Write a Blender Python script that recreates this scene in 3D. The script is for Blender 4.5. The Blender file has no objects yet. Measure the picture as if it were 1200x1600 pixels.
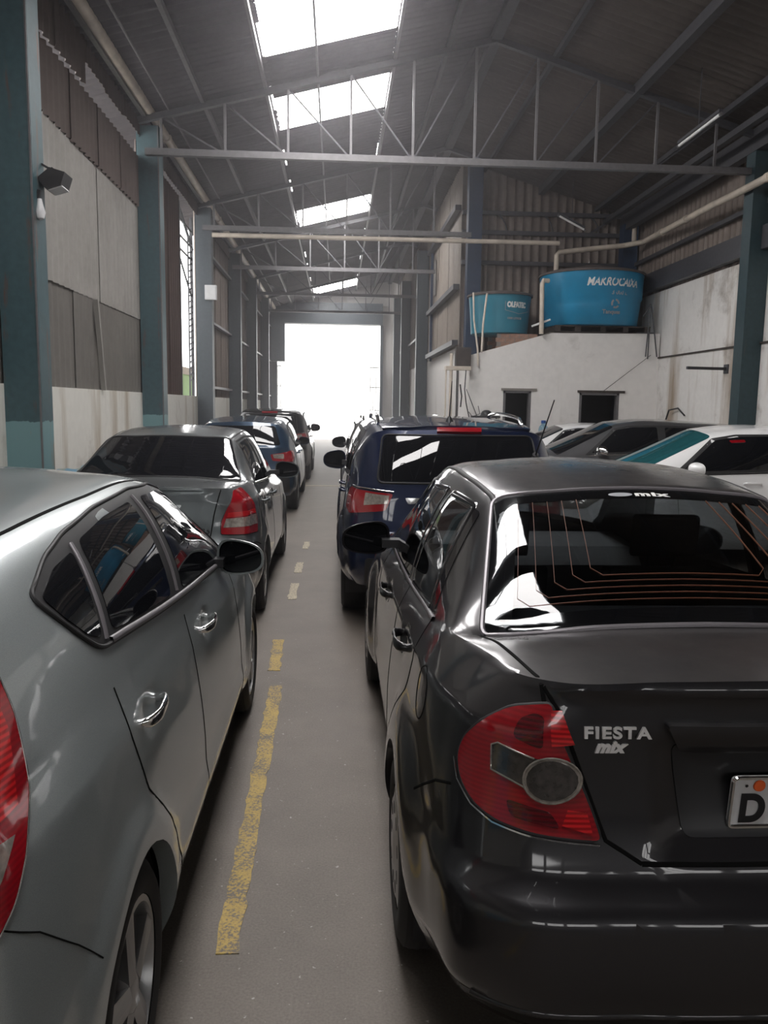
import bpy, bmesh, math, random
import numpy as np
from mathutils import Vector, Matrix
from mathutils.bvhtree import BVHTree
from mathutils.geometry import delaunay_2d_cdt

scene = bpy.context.scene
COL = scene.collection
PI = math.pi
rnd = random.Random(7)

# ------------------------------------------------------------------ camera
cam_data = bpy.data.cameras.new('camera')
cam_data.sensor_fit = 'VERTICAL'
cam_data.sensor_height = 36.0
cam_data.lens = 36.0 * 1260.0 / 1600.0
cam_data.clip_start = 0.05
cam_data.clip_end = 400
cam = bpy.data.objects.new('camera', cam_data)
COL.objects.link(cam)
scene.camera = cam
YAW, PITCH, ROLL, CAM_H = 0.0597, 0.1308, 0.0148, 1.72
cy_, sy_, cp_, sp_ = math.cos(YAW), math.sin(YAW), math.cos(PITCH), math.sin(PITCH)
fwd = Vector((sy_ * cp_, cy_ * cp_, -sp_))
rgt = Vector((cy_, -sy_, 0.0))
upv = rgt.cross(fwd)
r2 = rgt * math.cos(ROLL) + upv * math.sin(ROLL)
u2 = upv * math.cos(ROLL) - rgt * math.sin(ROLL)
cam.matrix_world = Matrix(((r2.x, u2.x, -fwd.x, 0.0), (r2.y, u2.y, -fwd.y, 0.0),
                           (r2.z, u2.z, -fwd.z, CAM_H), (0, 0, 0, 1)))

# ------------------------------------------------------------------ sky, exposure
world = bpy.data.worlds.new('overcast_sky')
scene.world = world
world.use_nodes = True
wn = world.node_tree
wn.nodes.clear()
wo = wn.nodes.new('ShaderNodeOutputWorld')
wb = wn.nodes.new('ShaderNodeBackground')
wb.inputs['Color'].default_value = (1.0, 0.985, 0.975, 1)
wb.inputs['Strength'].default_value = 5.0
wn.links.new(wb.outputs[0], wo.inputs[0])

SKYLIGHT = 17.0          # radiance of the translucent roof panes in daylight
scene.view_settings.view_transform = 'Standard'
scene.view_settings.look = 'None'
scene.view_settings.gamma = 1.0
scene.view_settings.use_curve_mapping = False
scene.view_settings.exposure = 0.12
scene.cycles.use_denoising = True
scene.cycles.max_bounces = 8
scene.cycles.diffuse_bounces = 5
scene.cycles.glossy_bounces = 4
scene.cycles.transparent_max_bounces = 10
scene.cycles.sample_clamp_indirect = 8.0

# ------------------------------------------------------------------ materials
def new_mat(name):
    m = bpy.data.materials.new(name)
    m.use_nodes = True
    nt = m.node_tree
    return m, nt, nt.nodes['Principled BSDF']

def node(nt, kind, **kw):
    n = nt.nodes.new(kind)
    for k, v in kw.items():
        setattr(n, k, v)
    return n

def noise(nt, scale, detail=4, vec=None, rough=0.55, stretch=None):
    tc = node(nt, 'ShaderNodeTexCoord')
    src = tc.outputs['Object'] if vec is None else vec
    if stretch:
        mp = node(nt, 'ShaderNodeMapping')
        mp.inputs['Scale'].default_value = stretch
        nt.links.new(src, mp.inputs['Vector'])
        src = mp.outputs[0]
    n = node(nt, 'ShaderNodeTexNoise')
    n.inputs['Scale'].default_value = scale
    n.inputs['Detail'].default_value = detail
    n.inputs['Roughness'].default_value = rough
    nt.links.new(src, n.inputs['Vector'])
    return n.outputs['Fac']

def ramp(nt, fac, stops):
    r = node(nt, 'ShaderNodeValToRGB')
    els = r.color_ramp.elements
    while len(els) < len(stops):
        els.new(0.5)
    for e, (p, c) in zip(els, stops):
        e.position = p
        e.color = c if len(c) == 4 else (*c, 1)
    nt.links.new(fac, r.inputs[0])
    return r.outputs[0]

def mixc(nt, fac, a, b, mode='MIX'):
    m = node(nt, 'ShaderNodeMix', data_type='RGBA', blend_type=mode)
    for sock, v in ((0, fac), (6, a), (7, b)):
        if hasattr(v, 'links') or hasattr(v, 'is_linked'):
            nt.links.new(v, m.inputs[sock])
        else:
            m.inputs[sock].default_value = v if sock == 0 else ((*v, 1) if len(v) == 3 else v)
    return m.outputs[2]

def bump(nt, bsdf, fac, strength=0.3, dist=0.01):
    b = node(nt, 'ShaderNodeBump')
    b.inputs['Strength'].default_value = strength
    b.inputs['Distance'].default_value = dist
    nt.links.new(fac, b.inputs['Height'])
    nt.links.new(b.outputs[0], bsdf.inputs['Normal'])

def simple(name, col, rough=0.5, metal=0.0, coat=0.0, spec=0.5, var=0.06, scale=6.0):
    m, nt, b = new_mat(name)
    f = noise(nt, scale)
    lo = tuple(max(0, c * (1 - var)) for c in col)
    hi = tuple(min(1, c * (1 + var)) for c in col)
    nt.links.new(ramp(nt, f, [(0.3, lo), (0.7, hi)]), b.inputs['Base Color'])
    b.inputs['Roughness'].default_value = rough
    b.inputs['Metallic'].default_value = metal
    b.inputs['Coat Weight'].default_value = coat
    b.inputs['Coat Roughness'].default_value = 0.03
    b.inputs['Specular IOR Level'].default_value = spec
    return m

def paint(name, col, flake=0.12, metal=0.45, rough=0.34, dust=0.0, dustcol=(0.2, 0.19, 0.18)):
    """metallic car paint under a clear coat, with a little dust on upward faces"""
    m, nt, b = new_mat(name)
    f = noise(nt, 900, 2)
    lo = tuple(c * (1 - flake) for c in col)
    hi = tuple(min(1, c * (1 + flake)) for c in col)
    c = ramp(nt, f, [(0.35, lo), (0.65, hi)])
    b.inputs['Metallic'].default_value = metal
    b.inputs['Coat Weight'].default_value = 1.0
    b.inputs['Coat Roughness'].default_value = 0.04
    rr = node(nt, 'ShaderNodeMath', operation='MULTIPLY_ADD')
    if dust > 0:
        g = node(nt, 'ShaderNodeNewGeometry')
        sx = node(nt, 'ShaderNodeSeparateXYZ')
        nt.links.new(g.outputs['Normal'], sx.inputs[0])
        up = node(nt, 'ShaderNodeMapRange')
        up.inputs['From Min'].default_value = 0.75
        up.inputs['From Max'].default_value = 1.0
        nt.links.new(sx.outputs['Z'], up.inputs[0])
        nz = noise(nt, 14, 6, rough=0.7)
        mu = node(nt, 'ShaderNodeMath', operation='MULTIPLY')
        nt.links.new(up.outputs[0], mu.inputs[0])
        nt.links.new(nz, mu.inputs[1])
        mu2 = node(nt, 'ShaderNodeMath', operation='MULTIPLY')
        mu2.inputs[1].default_value = dust * 2
        nt.links.new(mu.outputs[0], mu2.inputs[0])
        c = mixc(nt, mu2.outputs[0], c, dustcol)
        cr = node(nt, 'ShaderNodeMath', operation='MULTIPLY_ADD')
        cr.inputs[1].default_value = 0.5
        cr.inputs[2].default_value = 0.04
        nt.links.new(mu2.outputs[0], cr.inputs[0])
        nt.links.new(cr.outputs[0], b.inputs['Coat Roughness'])
    nt.links.new(c, b.inputs['Base Color'])
    b.inputs['Roughness'].default_value = rough
    return m

def tinted_glass(name, tint, gloss_rough=0.0):
    m, nt, b = new_mat(name)
    out = nt.nodes['Material Output']
    nt.nodes.remove(b)
    tr = node(nt, 'ShaderNodeBsdfTransparent')
    f = noise(nt, 8)
    nt.links.new(ramp(nt, f, [(0.3, tuple(t * .93 for t in tint)), (0.7, tint)]), tr.inputs[0])
    gl = node(nt, 'ShaderNodeBsdfGlossy')
    gl.inputs['Roughness'].default_value = gloss_rough
    gl.inputs['Color'].default_value = (1, 1, 1, 1)
    fr = node(nt, 'ShaderNodeFresnel')
    fr.inputs['IOR'].default_value = 1.52
    mx = node(nt, 'ShaderNodeMixShader')
    ge = node(nt, 'ShaderNodeNewGeometry')          # the inner face of the pane does not mirror again
    fm = node(nt, 'ShaderNodeMath', operation='SUBTRACT', use_clamp=True)
    nt.links.new(fr.outputs[0], fm.inputs[0])
    nt.links.new(ge.outputs['Backfacing'], fm.inputs[1])
    nt.links.new(fm.outputs[0], mx.inputs[0])
    nt.links.new(tr.outputs[0], mx.inputs[1])
    nt.links.new(gl.outputs[0], mx.inputs[2])
    nt.links.new(mx.outputs[0], out.inputs[0])
    return m

def lens(name, col, ribs=0.0, rough=0.08):
    m, nt, b = new_mat(name)
    w = node(nt, 'ShaderNodeTexWave', wave_type='BANDS', bands_direction='Z')
    w.inputs['Scale'].default_value = 28
    w.inputs['Distortion'].default_value = 0.4
    tc = node(nt, 'ShaderNodeTexCoord')
    nt.links.new(tc.outputs['Object'], w.inputs['Vector'])
    lo = tuple(c * (1 - ribs) for c in col)
    nt.links.new(ramp(nt, w.outputs['Fac'], [(0.2, lo), (0.8, col)]), b.inputs['Base Color'])
    b.inputs['Roughness'].default_value = rough + .1
    b.inputs['Coat Weight'].default_value = 1.0
    b.inputs['Coat Roughness'].default_value = 0.02
    b.inputs['Subsurface Weight'].default_value = 0.0
    return m

def plaster(name, base, stain, dark, amount=0.5, paintband=None):
    """painted masonry with brown water runs and grime"""
    m, nt, b = new_mat(name)
    tc = node(nt, 'ShaderNodeTexCoord')
    run = noise(nt, 1.1, 6, tc.outputs['Object'], 0.6, (1.6, 1.6, 0.16))
    blot = noise(nt, 0.9, 7, tc.outputs['Object'], 0.65)
    fine = noise(nt, 9, 5, tc.outputs['Object'])
    c0 = ramp(nt, fine, [(0.3, tuple(x * .93 for x in base)), (0.7, base)])
    f1 = ramp(nt, run, [(0.48 + .12 * (1 - amount), (0, 0, 0)), (0.66 + .1 * (1 - amount), (1, 1, 1))])
    c1 = mixc(nt, f1, c0, stain)
    f2 = ramp(nt, blot, [(0.56 + .06 * (1 - amount), (0, 0, 0)), (0.72 + .06 * (1 - amount), (.8, .8, .8))])
    c2 = mixc(nt, f2, c1, dark)
    if paintband:
        zmax, pc1, pc2 = paintband
        sx = node(nt, 'ShaderNodeSeparateXYZ')
        nt.links.new(tc.outputs['Object'], sx.inputs[0])
        ad = node(nt, 'ShaderNodeMath', operation='MULTIPLY_ADD')
        ad.inputs[1].default_value = 0.5
        nt.links.new(noise(nt, 0.55, 2, tc.outputs['Object']), ad.inputs[0])
        nt.links.new(sx.outputs['Z'], ad.inputs[2])
        lt = node(nt, 'ShaderNodeMath', operation='LESS_THAN')
        lt.inputs[1].default_value = zmax
        nt.links.new(ad.outputs[0], lt.inputs[0])
        pc = ramp(nt, noise(nt, 0.8, 1, tc.outputs['Object']), [(0.50, pc1), (0.53, pc2)])
        c2 = mixc(nt, lt.outputs[0], c2, pc)
    nt.links.new(c2, b.inputs['Base Color'])
    b.inputs['Roughness'].default_value = 0.85
    bump(nt, b, fine, 0.08, 0.004)
    return m

def steel_paint(name, col, rust=(0.10, 0.05, 0.035), rust_at=0.62, foot=None):
    m, nt, b = new_mat(name)
    tc = node(nt, 'ShaderNodeTexCoord')
    n1 = noise(nt, 2.2, 6, tc.outputs['Object'], 0.65, (2.5, 2.5, 0.35))
    n2 = noise(nt, 14, 3, tc.outputs['Object'])
    c0 = ramp(nt, n2, [(0.3, tuple(x * .85 for x in col)), (0.7, tuple(min(1, x * 1.1) for x in col))])
    f = ramp(nt, n1, [(rust_at, (0, 0, 0)), (rust_at + .08, (1, 1, 1))])
    c1 = mixc(nt, f, c0, rust)
    if foot:
        zf, fc = foot
        sx = node(nt, 'ShaderNodeSeparateXYZ')
        nt.links.new(tc.outputs['Object'], sx.inputs[0])
        ad = node(nt, 'ShaderNodeMath', operation='MULTIPLY_ADD')
        ad.inputs[1].default_value = 0.12
        nt.links.new(n1, ad.inputs[0])
        nt.links.new(sx.outputs['Z'], ad.inputs[2])
        lt = node(nt, 'ShaderNodeMath', operation='LESS_THAN')
        lt.inputs[1].default_value = zf + .06
        nt.links.new(ad.outputs[0], lt.inputs[0])
        c1 = mixc(nt, lt.outputs[0], c1, mixc(nt, f, fc, (0.30, 0.16, 0.07)))
    nt.links.new(c1, b.inputs['Base Color'])
    b.inputs['Roughness'].default_value = 0.5
    return m

def sheet(name, lo, hi, scale=0.7, rough=0.75, metal=0.0, stretch=(1, 1, .25)):
    m, nt, b = new_mat(name)
    tc = node(nt, 'ShaderNodeTexCoord')
    oi = node(nt, 'ShaderNodeObjectInfo')
    va = node(nt, 'ShaderNodeVectorMath', operation='ADD')
    nt.links.new(tc.outputs['Object'], va.inputs[0])
    nt.links.new(oi.outputs['Location'], va.inputs[1])
    f = noise(nt, scale, 7, va.outputs[0], 0.68, stretch)
    f2 = noise(nt, 11, 4, va.outputs[0])
    c = ramp(nt, f, [(0.3, lo), (0.72, hi)])
    c = mixc(nt, 0.25, c, ramp(nt, f2, [(0.3, lo), (0.7, hi)]))
    nt.links.new(c, b.inputs['Base Color'])
    b.inputs['Roughness'].default_value = rough
    b.inputs['Metallic'].default_value = metal
    return m

M = {}
def mats():
    M['fiesta'] = paint('charcoal_car_paint', (0.016, 0.0152, 0.0175), metal=.5, rough=.36, dust=.30, dustcol=(.10, .092, .088))
    M['i30'] = paint('silver_green_car_paint', (0.34, 0.375, 0.375), metal=.55, rough=.36, dust=.15, dustcol=(.33, .33, .33))
    M['etios'] = paint('grey_car_paint', (0.13, 0.145, 0.15), metal=.6, rough=.34, dust=.15, dustcol=(.3, .3, .3))
    M['blue'] = paint('deep_blue_car_paint', (0.004, 0.011, 0.042), metal=.4, rough=.3)
    M['blue2'] = paint('dark_blue_car_paint', (0.012, 0.035, 0.07), metal=.4, rough=.3)
    M['blackcar'] = paint('black_car_paint', (0.012, 0.012, 0.014), metal=.3, rough=.3)
    M['white'] = paint('white_car_paint', (0.72, 0.72, 0.72), metal=0, rough=.35)
    M['silver'] = paint('silver_car_paint', (0.10, 0.10, 0.105), metal=.6, rough=.35)
    M['glass'] = simple('dark_window_glass', (0.006, 0.0065, 0.008), .02, spec=.55)
    M['tealglass'] = simple('teal_tinted_glass', (0.012, 0.07, 0.08), .02, spec=.55)
    M['seeglass'] = tinted_glass('tinted_see_through_glass', (0.66, 0.68, 0.69))
    M['frit'] = simple('black_glass_border', (0.008, 0.008, 0.009), .06)
    M['rubber'] = simple('black_rubber', (0.012, 0.012, 0.013), .6)
    M['gap'] = simple('panel_gap_black', (0.004, 0.004, 0.004), .9, spec=.1)
    M['trimgrey'] = simple('grey_window_trim', (0.16, 0.15, 0.16), .3, metal=.3)
    M['tyre'] = simple('tyre_rubber', (0.018, 0.017, 0.017), .8, var=.2)
    M['rim'] = simple('silver_wheel', (0.38, 0.38, 0.38), .32, metal=.8)
    M['chrome'] = simple('chrome', (0.80, 0.80, 0.80), .08, metal=1.0)
    M['badge'] = simple('bright_badge_metal', (0.72, 0.71, 0.70), .3, metal=.35)
    M['plastic'] = simple('black_plastic', (0.016, 0.016, 0.018), .42)
    M['cabin'] = simple('cabin_trim', (0.045, 0.043, 0.042), .8)
    M['seat'] = simple('seat_fabric', (0.03, 0.03, 0.032), .95, scale=60)
    M['dash'] = simple('grey_dashboard', (0.14, 0.14, 0.14), .6)
    M['darkwall'] = simple('dark_unseen_wall', (0.06, 0.055, 0.052), .9)  # unseen wall, coloured dark so the car boots mirror little light
    M['tealright'] = steel_paint('dark_teal_steel_paint', (0.022, 0.047, 0.056), rust_at=.62)
    M['red'] = lens('red_lamp_lens', (0.27, 0.003, 0.009), .2)
    M['reddark'] = lens('dark_red_lamp_lens', (0.09, 0.002, 0.006), .3)
    M['redbright'] = lens('bright_red_reflector', (0.62, 0.012, 0.016), .55)
    M['clear'] = simple('clear_lamp_lens', (0.30, 0.27, 0.24), .12, metal=.35, coat=1.0, var=.35, scale=50)
    M['smoke'] = simple('smoked_clear_lens', (0.05, 0.045, 0.042), .1, metal=.3, coat=1.0, var=.5, scale=40)
    M['platewhite'] = simple('grey_plate', (0.60, 0.60, 0.61), .4)
    M['ink'] = simple('black_ink', (0.008, 0.008, 0.010), .5)
    M['orange'] = simple('orange_sticker', (0.75, 0.12, 0.02), .5)
    M['heater'] = simple('orange_heater_wire', (0.20, 0.075, 0.04), .5)
    M['whiteprint'] = simple('white_print', (0.75, 0.75, 0.73), .5)
    M['greyprint'] = simple('grey_print', (0.30, 0.31, 0.33), .5)
    # building
    M['teal'] = steel_paint('teal_steel_paint', (0.040, 0.085, 0.098), foot=(1.52, (0.15, 0.27, 0.285)), rust_at=.58)
    M['tealfar'] = steel_paint('teal_grey_steel_paint', (0.050, 0.064, 0.074), rust_at=.66)
    M['navy'] = steel_paint('blue_steel_paint', (0.010, 0.030, 0.070), rust_at=.7)
    M['greysteel'] = steel_paint('grey_truss_steel', (0.13, 0.125, 0.13), rust_at=.7)
    M['darksteel'] = steel_paint('dark_steel', (0.055, 0.055, 0.062), rust_at=.68)
    M['wallwhite'] = plaster('stained_white_plaster', (0.76, 0.745, 0.72), (0.34, 0.27, 0.20), (0.24, 0.20, 0.165), .95)
    M['wallleft'] = plaster('old_white_plaster', (0.68, 0.67, 0.62), (0.36, 0.30, 0.22), (0.30, 0.26, 0.21), .75, (1.22, (0.22, 0.42, 0.56), (0.62, 0.55, 0.30)))
    M['annex'] = plaster('white_annex_plaster', (0.83, 0.81, 0.785), (0.58, 0.55, 0.50), (0.5, 0.47, 0.43), .2)
    M['greywall'] = plaster('plain_grey_wall', (0.35, 0.34, 0.33), (0.22, 0.2, 0.18), (0.2, 0.19, 0.18), .4)
    M['pipe'] = simple('dusty_white_pipe', (0.58, 0.51, 0.43), .5, var=.2, scale=3)
    M['tube'] = simple('white_fluorescent_tube', (0.85, 0.85, 0.85), .3)
    M['sheetlight'] = sheet('pale_fibre_cement', (0.20, 0.19, 0.172), (0.32, 0.305, 0.285))
    M['sheetgrey'] = sheet('grey_fibre_cement', (0.105, 0.097, 0.087), (0.165, 0.155, 0.138))
    M['sheetbrown'] = sheet('brown_soiled_sheet', (0.055, 0.038, 0.032), (0.10, 0.075, 0.066))
    M['sheetrust'] = sheet('rust_brown_sheet', (0.05, 0.03, 0.024), (0.085, 0.055, 0.045))
    M['sheetmetal'] = sheet('dull_corrugated_metal', (0.13, 0.10, 0.085), (0.235, 0.195, 0.17), rough=.6)
    M['sheettan'] = sheet('tan_corrugated_metal', (0.22, 0.185, 0.155), (0.34, 0.30, 0.26), rough=.6)
    M['roof'] = sheet('sooty_roof_sheet', (0.068, 0.062, 0.070), (0.128, 0.118, 0.129), scale=.5, stretch=(1, 1, 1))
    M['roofright'] = sheet('brown_roof_sheet', (0.062, 0.052, 0.047), (0.120, 0.100, 0.090), scale=.5, stretch=(1, 1, 1))
    M['tank1'] = simple('blue_tank_plastic', (0.008, 0.225, 0.42), .38, var=.12, scale=2)
    M['tank2'] = simple('teal_tank_plastic', (0.012, 0.185, 0.27), .42, var=.12, scale=2)
    M['lid'] = simple('dusty_tank_lid', (0.085, 0.07, 0.065), .8, var=.25)
    M['wood'] = simple('old_pallet_wood', (0.05, 0.04, 0.035), .85, var=.3)
    M['brick'] = simple('clay_brick', (0.33, 0.20, 0.15), .9, var=.2, scale=12)
    M['mortar'] = simple('grey_mortar', (0.25, 0.23, 0.21), .95)
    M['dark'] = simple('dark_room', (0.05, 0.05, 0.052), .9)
    M['greenwall'] = simple('green_painted_wall', (0.28, 0.42, 0.22), .9)
    M['gate'] = simple('white_gate_steel', (0.6, 0.6, 0.58), .5)
    M['bottle'] = tinted_glass('pale_blue_bottle_plastic', (0.62, 0.80, 0.90), .1)
    M['bluecap'] = simple('blue_bottle_cap', (0.03, 0.10, 0.35), .4)

    m, nt, b = new_mat('worn_concrete_floor')
    tc = node(nt, 'ShaderNodeTexCoord')
    big = noise(nt, .45, 6, tc.outputs['Object'], .6)
    mid = noise(nt, 3.2, 6, tc.outputs['Object'], .65)
    fin = noise(nt, 120, 3, tc.outputs['Object'])
    spk = noise(nt, 46, 2, tc.outputs['Object'], .5)
    c = ramp(nt, big, [(0.3, (0.080, 0.065, 0.051)), (0.7, (0.132, 0.111, 0.090))])
    c = mixc(nt, .4, c, ramp(nt, mid, [(0.3, (0.062, 0.050, 0.039)), (0.7, (0.140, 0.119, 0.098))]))
    c = mixc(nt, ramp(nt, spk, [(0.70, (0, 0, 0)), (0.76, (.7, .7, .7))]), c, (0.42, 0.41, 0.39))
    c = mixc(nt, .25, c, ramp(nt, fin, [(0.3, (0.055, 0.046, 0.041)), (0.7, (0.21, 0.19, 0.172))]))
    nt.links.new(c, b.inputs['Base Color'])
    b.inputs['Roughness'].default_value = 0.62
    bump(nt, b, fin, .25, .003)
    M['floor'] = m

    m, nt, b = new_mat('worn_yellow_paint')
    tc = node(nt, 'ShaderNodeTexCoord')
    fin = noise(nt, 90, 5, tc.outputs['Object'], .7)
    mid = noise(nt, 7, 5, tc.outputs['Object'], .6)
    ad = node(nt, 'ShaderNodeMath', operation='MULTIPLY_ADD')
    ad.inputs[1].default_value = .55
    nt.links.new(mid, ad.inputs[0]); nt.links.new(fin, ad.inputs[2])
    c = ramp(nt, ad.outputs[0], [(0.70, (0.10, 0.082, 0.062)), (0.78, (0.27, 0.185, 0.040)), (0.95, (0.36, 0.245, 0.05))])
    nt.links.new(c, b.inputs['Base Color'])
    b.inputs['Roughness'].default_value = 0.6
    M['yellow'] = m
    m, nt, b = new_mat('faded_line_paint')
    tc = node(nt, 'ShaderNodeTexCoord')
    fin = noise(nt, 60, 5, tc.outputs['Object'], .7)
    c = ramp(nt, fin, [(0.40, (0.16, 0.14, 0.12)), (0.6, (0.42, 0.36, 0.24))])
    nt.links.new(c, b.inputs['Base Color'])
    b.inputs['Roughness'].default_value = 0.65
    M['faded'] = m

    m, nt, b = new_mat('bright_outdoor_concrete')
    f = noise(nt, 1.5)
    nt.links.new(ramp(nt, f, [(0.3, (.60, .59, .57)), (0.7, (.72, .71, .69))]), b.inputs['Base Color'])
    b.inputs['Roughness'].default_value = .9
    M['outside'] = m

    m, nt, b = new_mat('translucent_skylight_sheet')
    f = noise(nt, 5)
    e = ramp(nt, f, [(0.3, (.97, .93, .92)), (0.7, (1.0, .975, .965))])
    nt.links.new(e, b.inputs['Emission Color'])
    b.inputs['Emission Strength'].default_value = SKYLIGHT
    b.inputs['Base Color'].default_value = (.8, .85, .9, 1)
    M['skylight'] = m
mats()

# ------------------------------------------------------------------ helpers
def link(o, parent=None):
    COL.objects.link(o)
    if parent is not None:
        o.parent = parent
    return o

def tag(o, label=None, cat=None, group=None, kind=None):
    if label: o['label'] = label
    if cat: o['category'] = cat
    if group: o['group'] = group
    if kind: o['kind'] = kind
    return o

def empty(name, loc, rz=0.0, **kw):
    o = bpy.data.objects.new(name, None)
    o.empty_display_size = .1
    o.location = loc
    o.rotation_euler = (0, 0, rz)
    link(o)
    return tag(o, **kw)

def obj_from(name, verts, faces, mat, parent=None, smooth=False, angle=40):
    me = bpy.data.meshes.new(name)
    me.from_pydata([tuple(v) for v in verts], [], faces)
    me.update()
    if mat is not None:
        me.materials.append(mat)
    if smooth:
        me.polygons.foreach_set('use_smooth', [True] * len(me.polygons))
        me.set_sharp_from_angle(angle=math.radians(angle))
    o = bpy.data.objects.new(name, me)
    return link(o, parent)

class MB:
    """collects simple solids, then links them as one mesh object"""
    def __init__(self):
        self.v, self.f = [], []
    def add(self, verts, faces):
        n = len(self.v)
        self.v += [tuple(p) for p in verts]
        self.f += [tuple(i + n for i in fc) for fc in faces]
        return self
    def box(self, x0, x1, y0, y1, z0, z1):
        v = [(x, y, z) for z in (z0, z1) for y in (y0, y1) for x in (x0, x1)]
        return self.add(v, [(0, 2, 3, 1), (4, 5, 7, 6), (0, 1, 5, 4), (2, 6, 7, 3), (0, 4, 6, 2), (1, 3, 7, 5)])
    def bar(self, a, b, w, h=None, up=(0, 0, 1)):
        a, b = Vector(a), Vector(b)
        h = w if h is None else h
        d = (b - a).normalized()
        u = Vector(up)
        if abs(d.dot(u)) > .98: u = Vector((1, 0, 0))
        s = d.cross(u).normalized() * (w / 2)
        t = s.cross(d).normalized() * (h / 2)
        v = [p + i * s + j * t for p in (a, b) for j in (-1, 1) for i in (-1, 1)]
        return self.add(v, [(0, 2, 3, 1), (4, 5, 7, 6), (0, 1, 5, 4), (2, 6, 7, 3), (0, 4, 6, 2), (1, 3, 7, 5)])
    def tube(self, pts, r, seg=10, closed=False):
        pts = [Vector(p) for p in pts]
        n = len(pts)
        ring = []
        prev = None
        for i, p in enumerate(pts):
            if closed:
                d = (pts[(i + 1) % n] - pts[i - 1])
            else:
                d = pts[min(i + 1, n - 1)] - pts[max(i - 1, 0)]
            d.normalize()
            if prev is None:
                u = Vector((0, 0, 1)) if abs(d.z) < .9 else Vector((1, 0, 0))
            else:
                u = prev
            s = d.cross(u)
            if s.length < 1e-5: s = d.orthogonal()
            s.normalize()
            t = s.cross(d).normalized()
            prev = t
            rr = r[i] if isinstance(r, (list, tuple)) else r
            ring.append([p + (s * math.cos(a) + t * math.sin(a)) * rr for a in [2 * PI * k / seg for k in range(seg)]])
        v = [q for rg in ring for q in rg]
        f = []
        m = n if closed else n - 1
        for i in range(m):
            for k in range(seg):
                a, b = i * seg + k, i * seg + (k + 1) % seg
                c, d_ = ((i + 1) % n) * seg + (k + 1) % seg, ((i + 1) % n) * seg + k
                f.append((a, d_, c, b))
        if not closed:
            f.append(tuple(range(seg)))
            f.append(tuple((n - 1) * seg + k for k in reversed(range(seg))))
        return self.add(v, f)
    def lathe(self, prof, seg=32, axis='z', c=(0, 0, 0), cap=True):
        v, f = [], []
        n = len(prof)
        for k in range(seg):
            a = 2 * PI * k / seg
            for r, h in prof:
                if axis == 'z': p = (r * math.cos(a), r * math.sin(a), h)
                elif axis == 'y': p = (r * math.cos(a), h, r * math.sin(a))
                else: p = (h, r * math.cos(a), r * math.sin(a))
                v.append((p[0] + c[0], p[1] + c[1], p[2] + c[2]))
        for k in range(seg):
            k2 = (k + 1) % seg
            for i in range(n - 1):
                f.append((k * n + i, k2 * n + i, k2 * n + i + 1, k * n + i + 1))
        if cap:
            f.append(tuple(k * n for k in reversed(range(seg))))
            f.append(tuple(k * n + n - 1 for k in range(seg)))
        return self.add(v, f)
    def prism(self, poly, a, b, axis='y'):
        """polygon in the two other axes, extruded from a to b along axis"""
        n = len(poly)
        def P(p, h):
            if axis == 'y': return (p[0], h, p[1])
            if axis == 'x': return (h, p[0], p[1])
            return (p[0], p[1], h)
        v = [P(p, a) for p in poly] + [P(p, b) for p in poly]
        f = [tuple(range(n)), tuple(reversed(range(n, 2 * n)))]
        f += [(i, i + n, (i + 1) % n + n, (i + 1) % n) for i in range(n)]
        return self.add(v, f)
    def mesh(self, name, mat, smooth=False, angle=40):
        me = bpy.data.meshes.new(name)
        me.from_pydata(self.v, [], self.f)
        bm = bmesh.new(); bm.from_mesh(me)
        bmesh.ops.recalc_face_normals(bm, faces=bm.faces)
        bm.to_mesh(me); bm.free()
        me.materials.append(mat)
        if smooth:
            me.polygons.foreach_set('use_smooth', [True] * len(me.polygons))
            me.set_sharp_from_angle(angle=math.radians(angle))
        return me
    def build(self, name, mat, parent=None, smooth=False, angle=40, loc=None):
        o = bpy.data.objects.new(name, self.mesh(name, mat, smooth, angle))
        if loc: o.location = loc
        return link(o, parent)

def inst(name, me, parent=None, loc=(0, 0, 0), rot=(0, 0, 0), scale=(1, 1, 1)):
    o = bpy.data.objects.new(name, me)
    o.location = loc; o.rotation_euler = rot; o.scale = scale
    return link(o, parent)

def copy_tree(o, parent=None):
    c = o.copy(); COL.objects.link(c)
    if parent is not None: c.parent = parent
    for ch in list(o.children): copy_tree(ch, c)
    return c

def text_mesh(txt, size, depth, mat, shear=0.0, sx=1.0, bold=0.0, spacing=1.0, align='LEFT'):
    cu = bpy.data.curves.new('text', 'FONT')
    cu.body = txt; cu.size = size; cu.extrude = depth; cu.shear = shear
    cu.offset = bold; cu.space_character = spacing; cu.align_x = align
    o = bpy.data.objects.new('text', cu)
    COL.objects.link(o)
    dg = bpy.context.evaluated_depsgraph_get()
    me = bpy.data.meshes.new_from_object(o.evaluated_get(dg))
    bpy.data.objects.remove(o); bpy.data.curves.remove(cu)
    for v in me.vertices: v.co.x *= sx
    me.materials.clear(); me.materials.append(mat)
    return me

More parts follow.
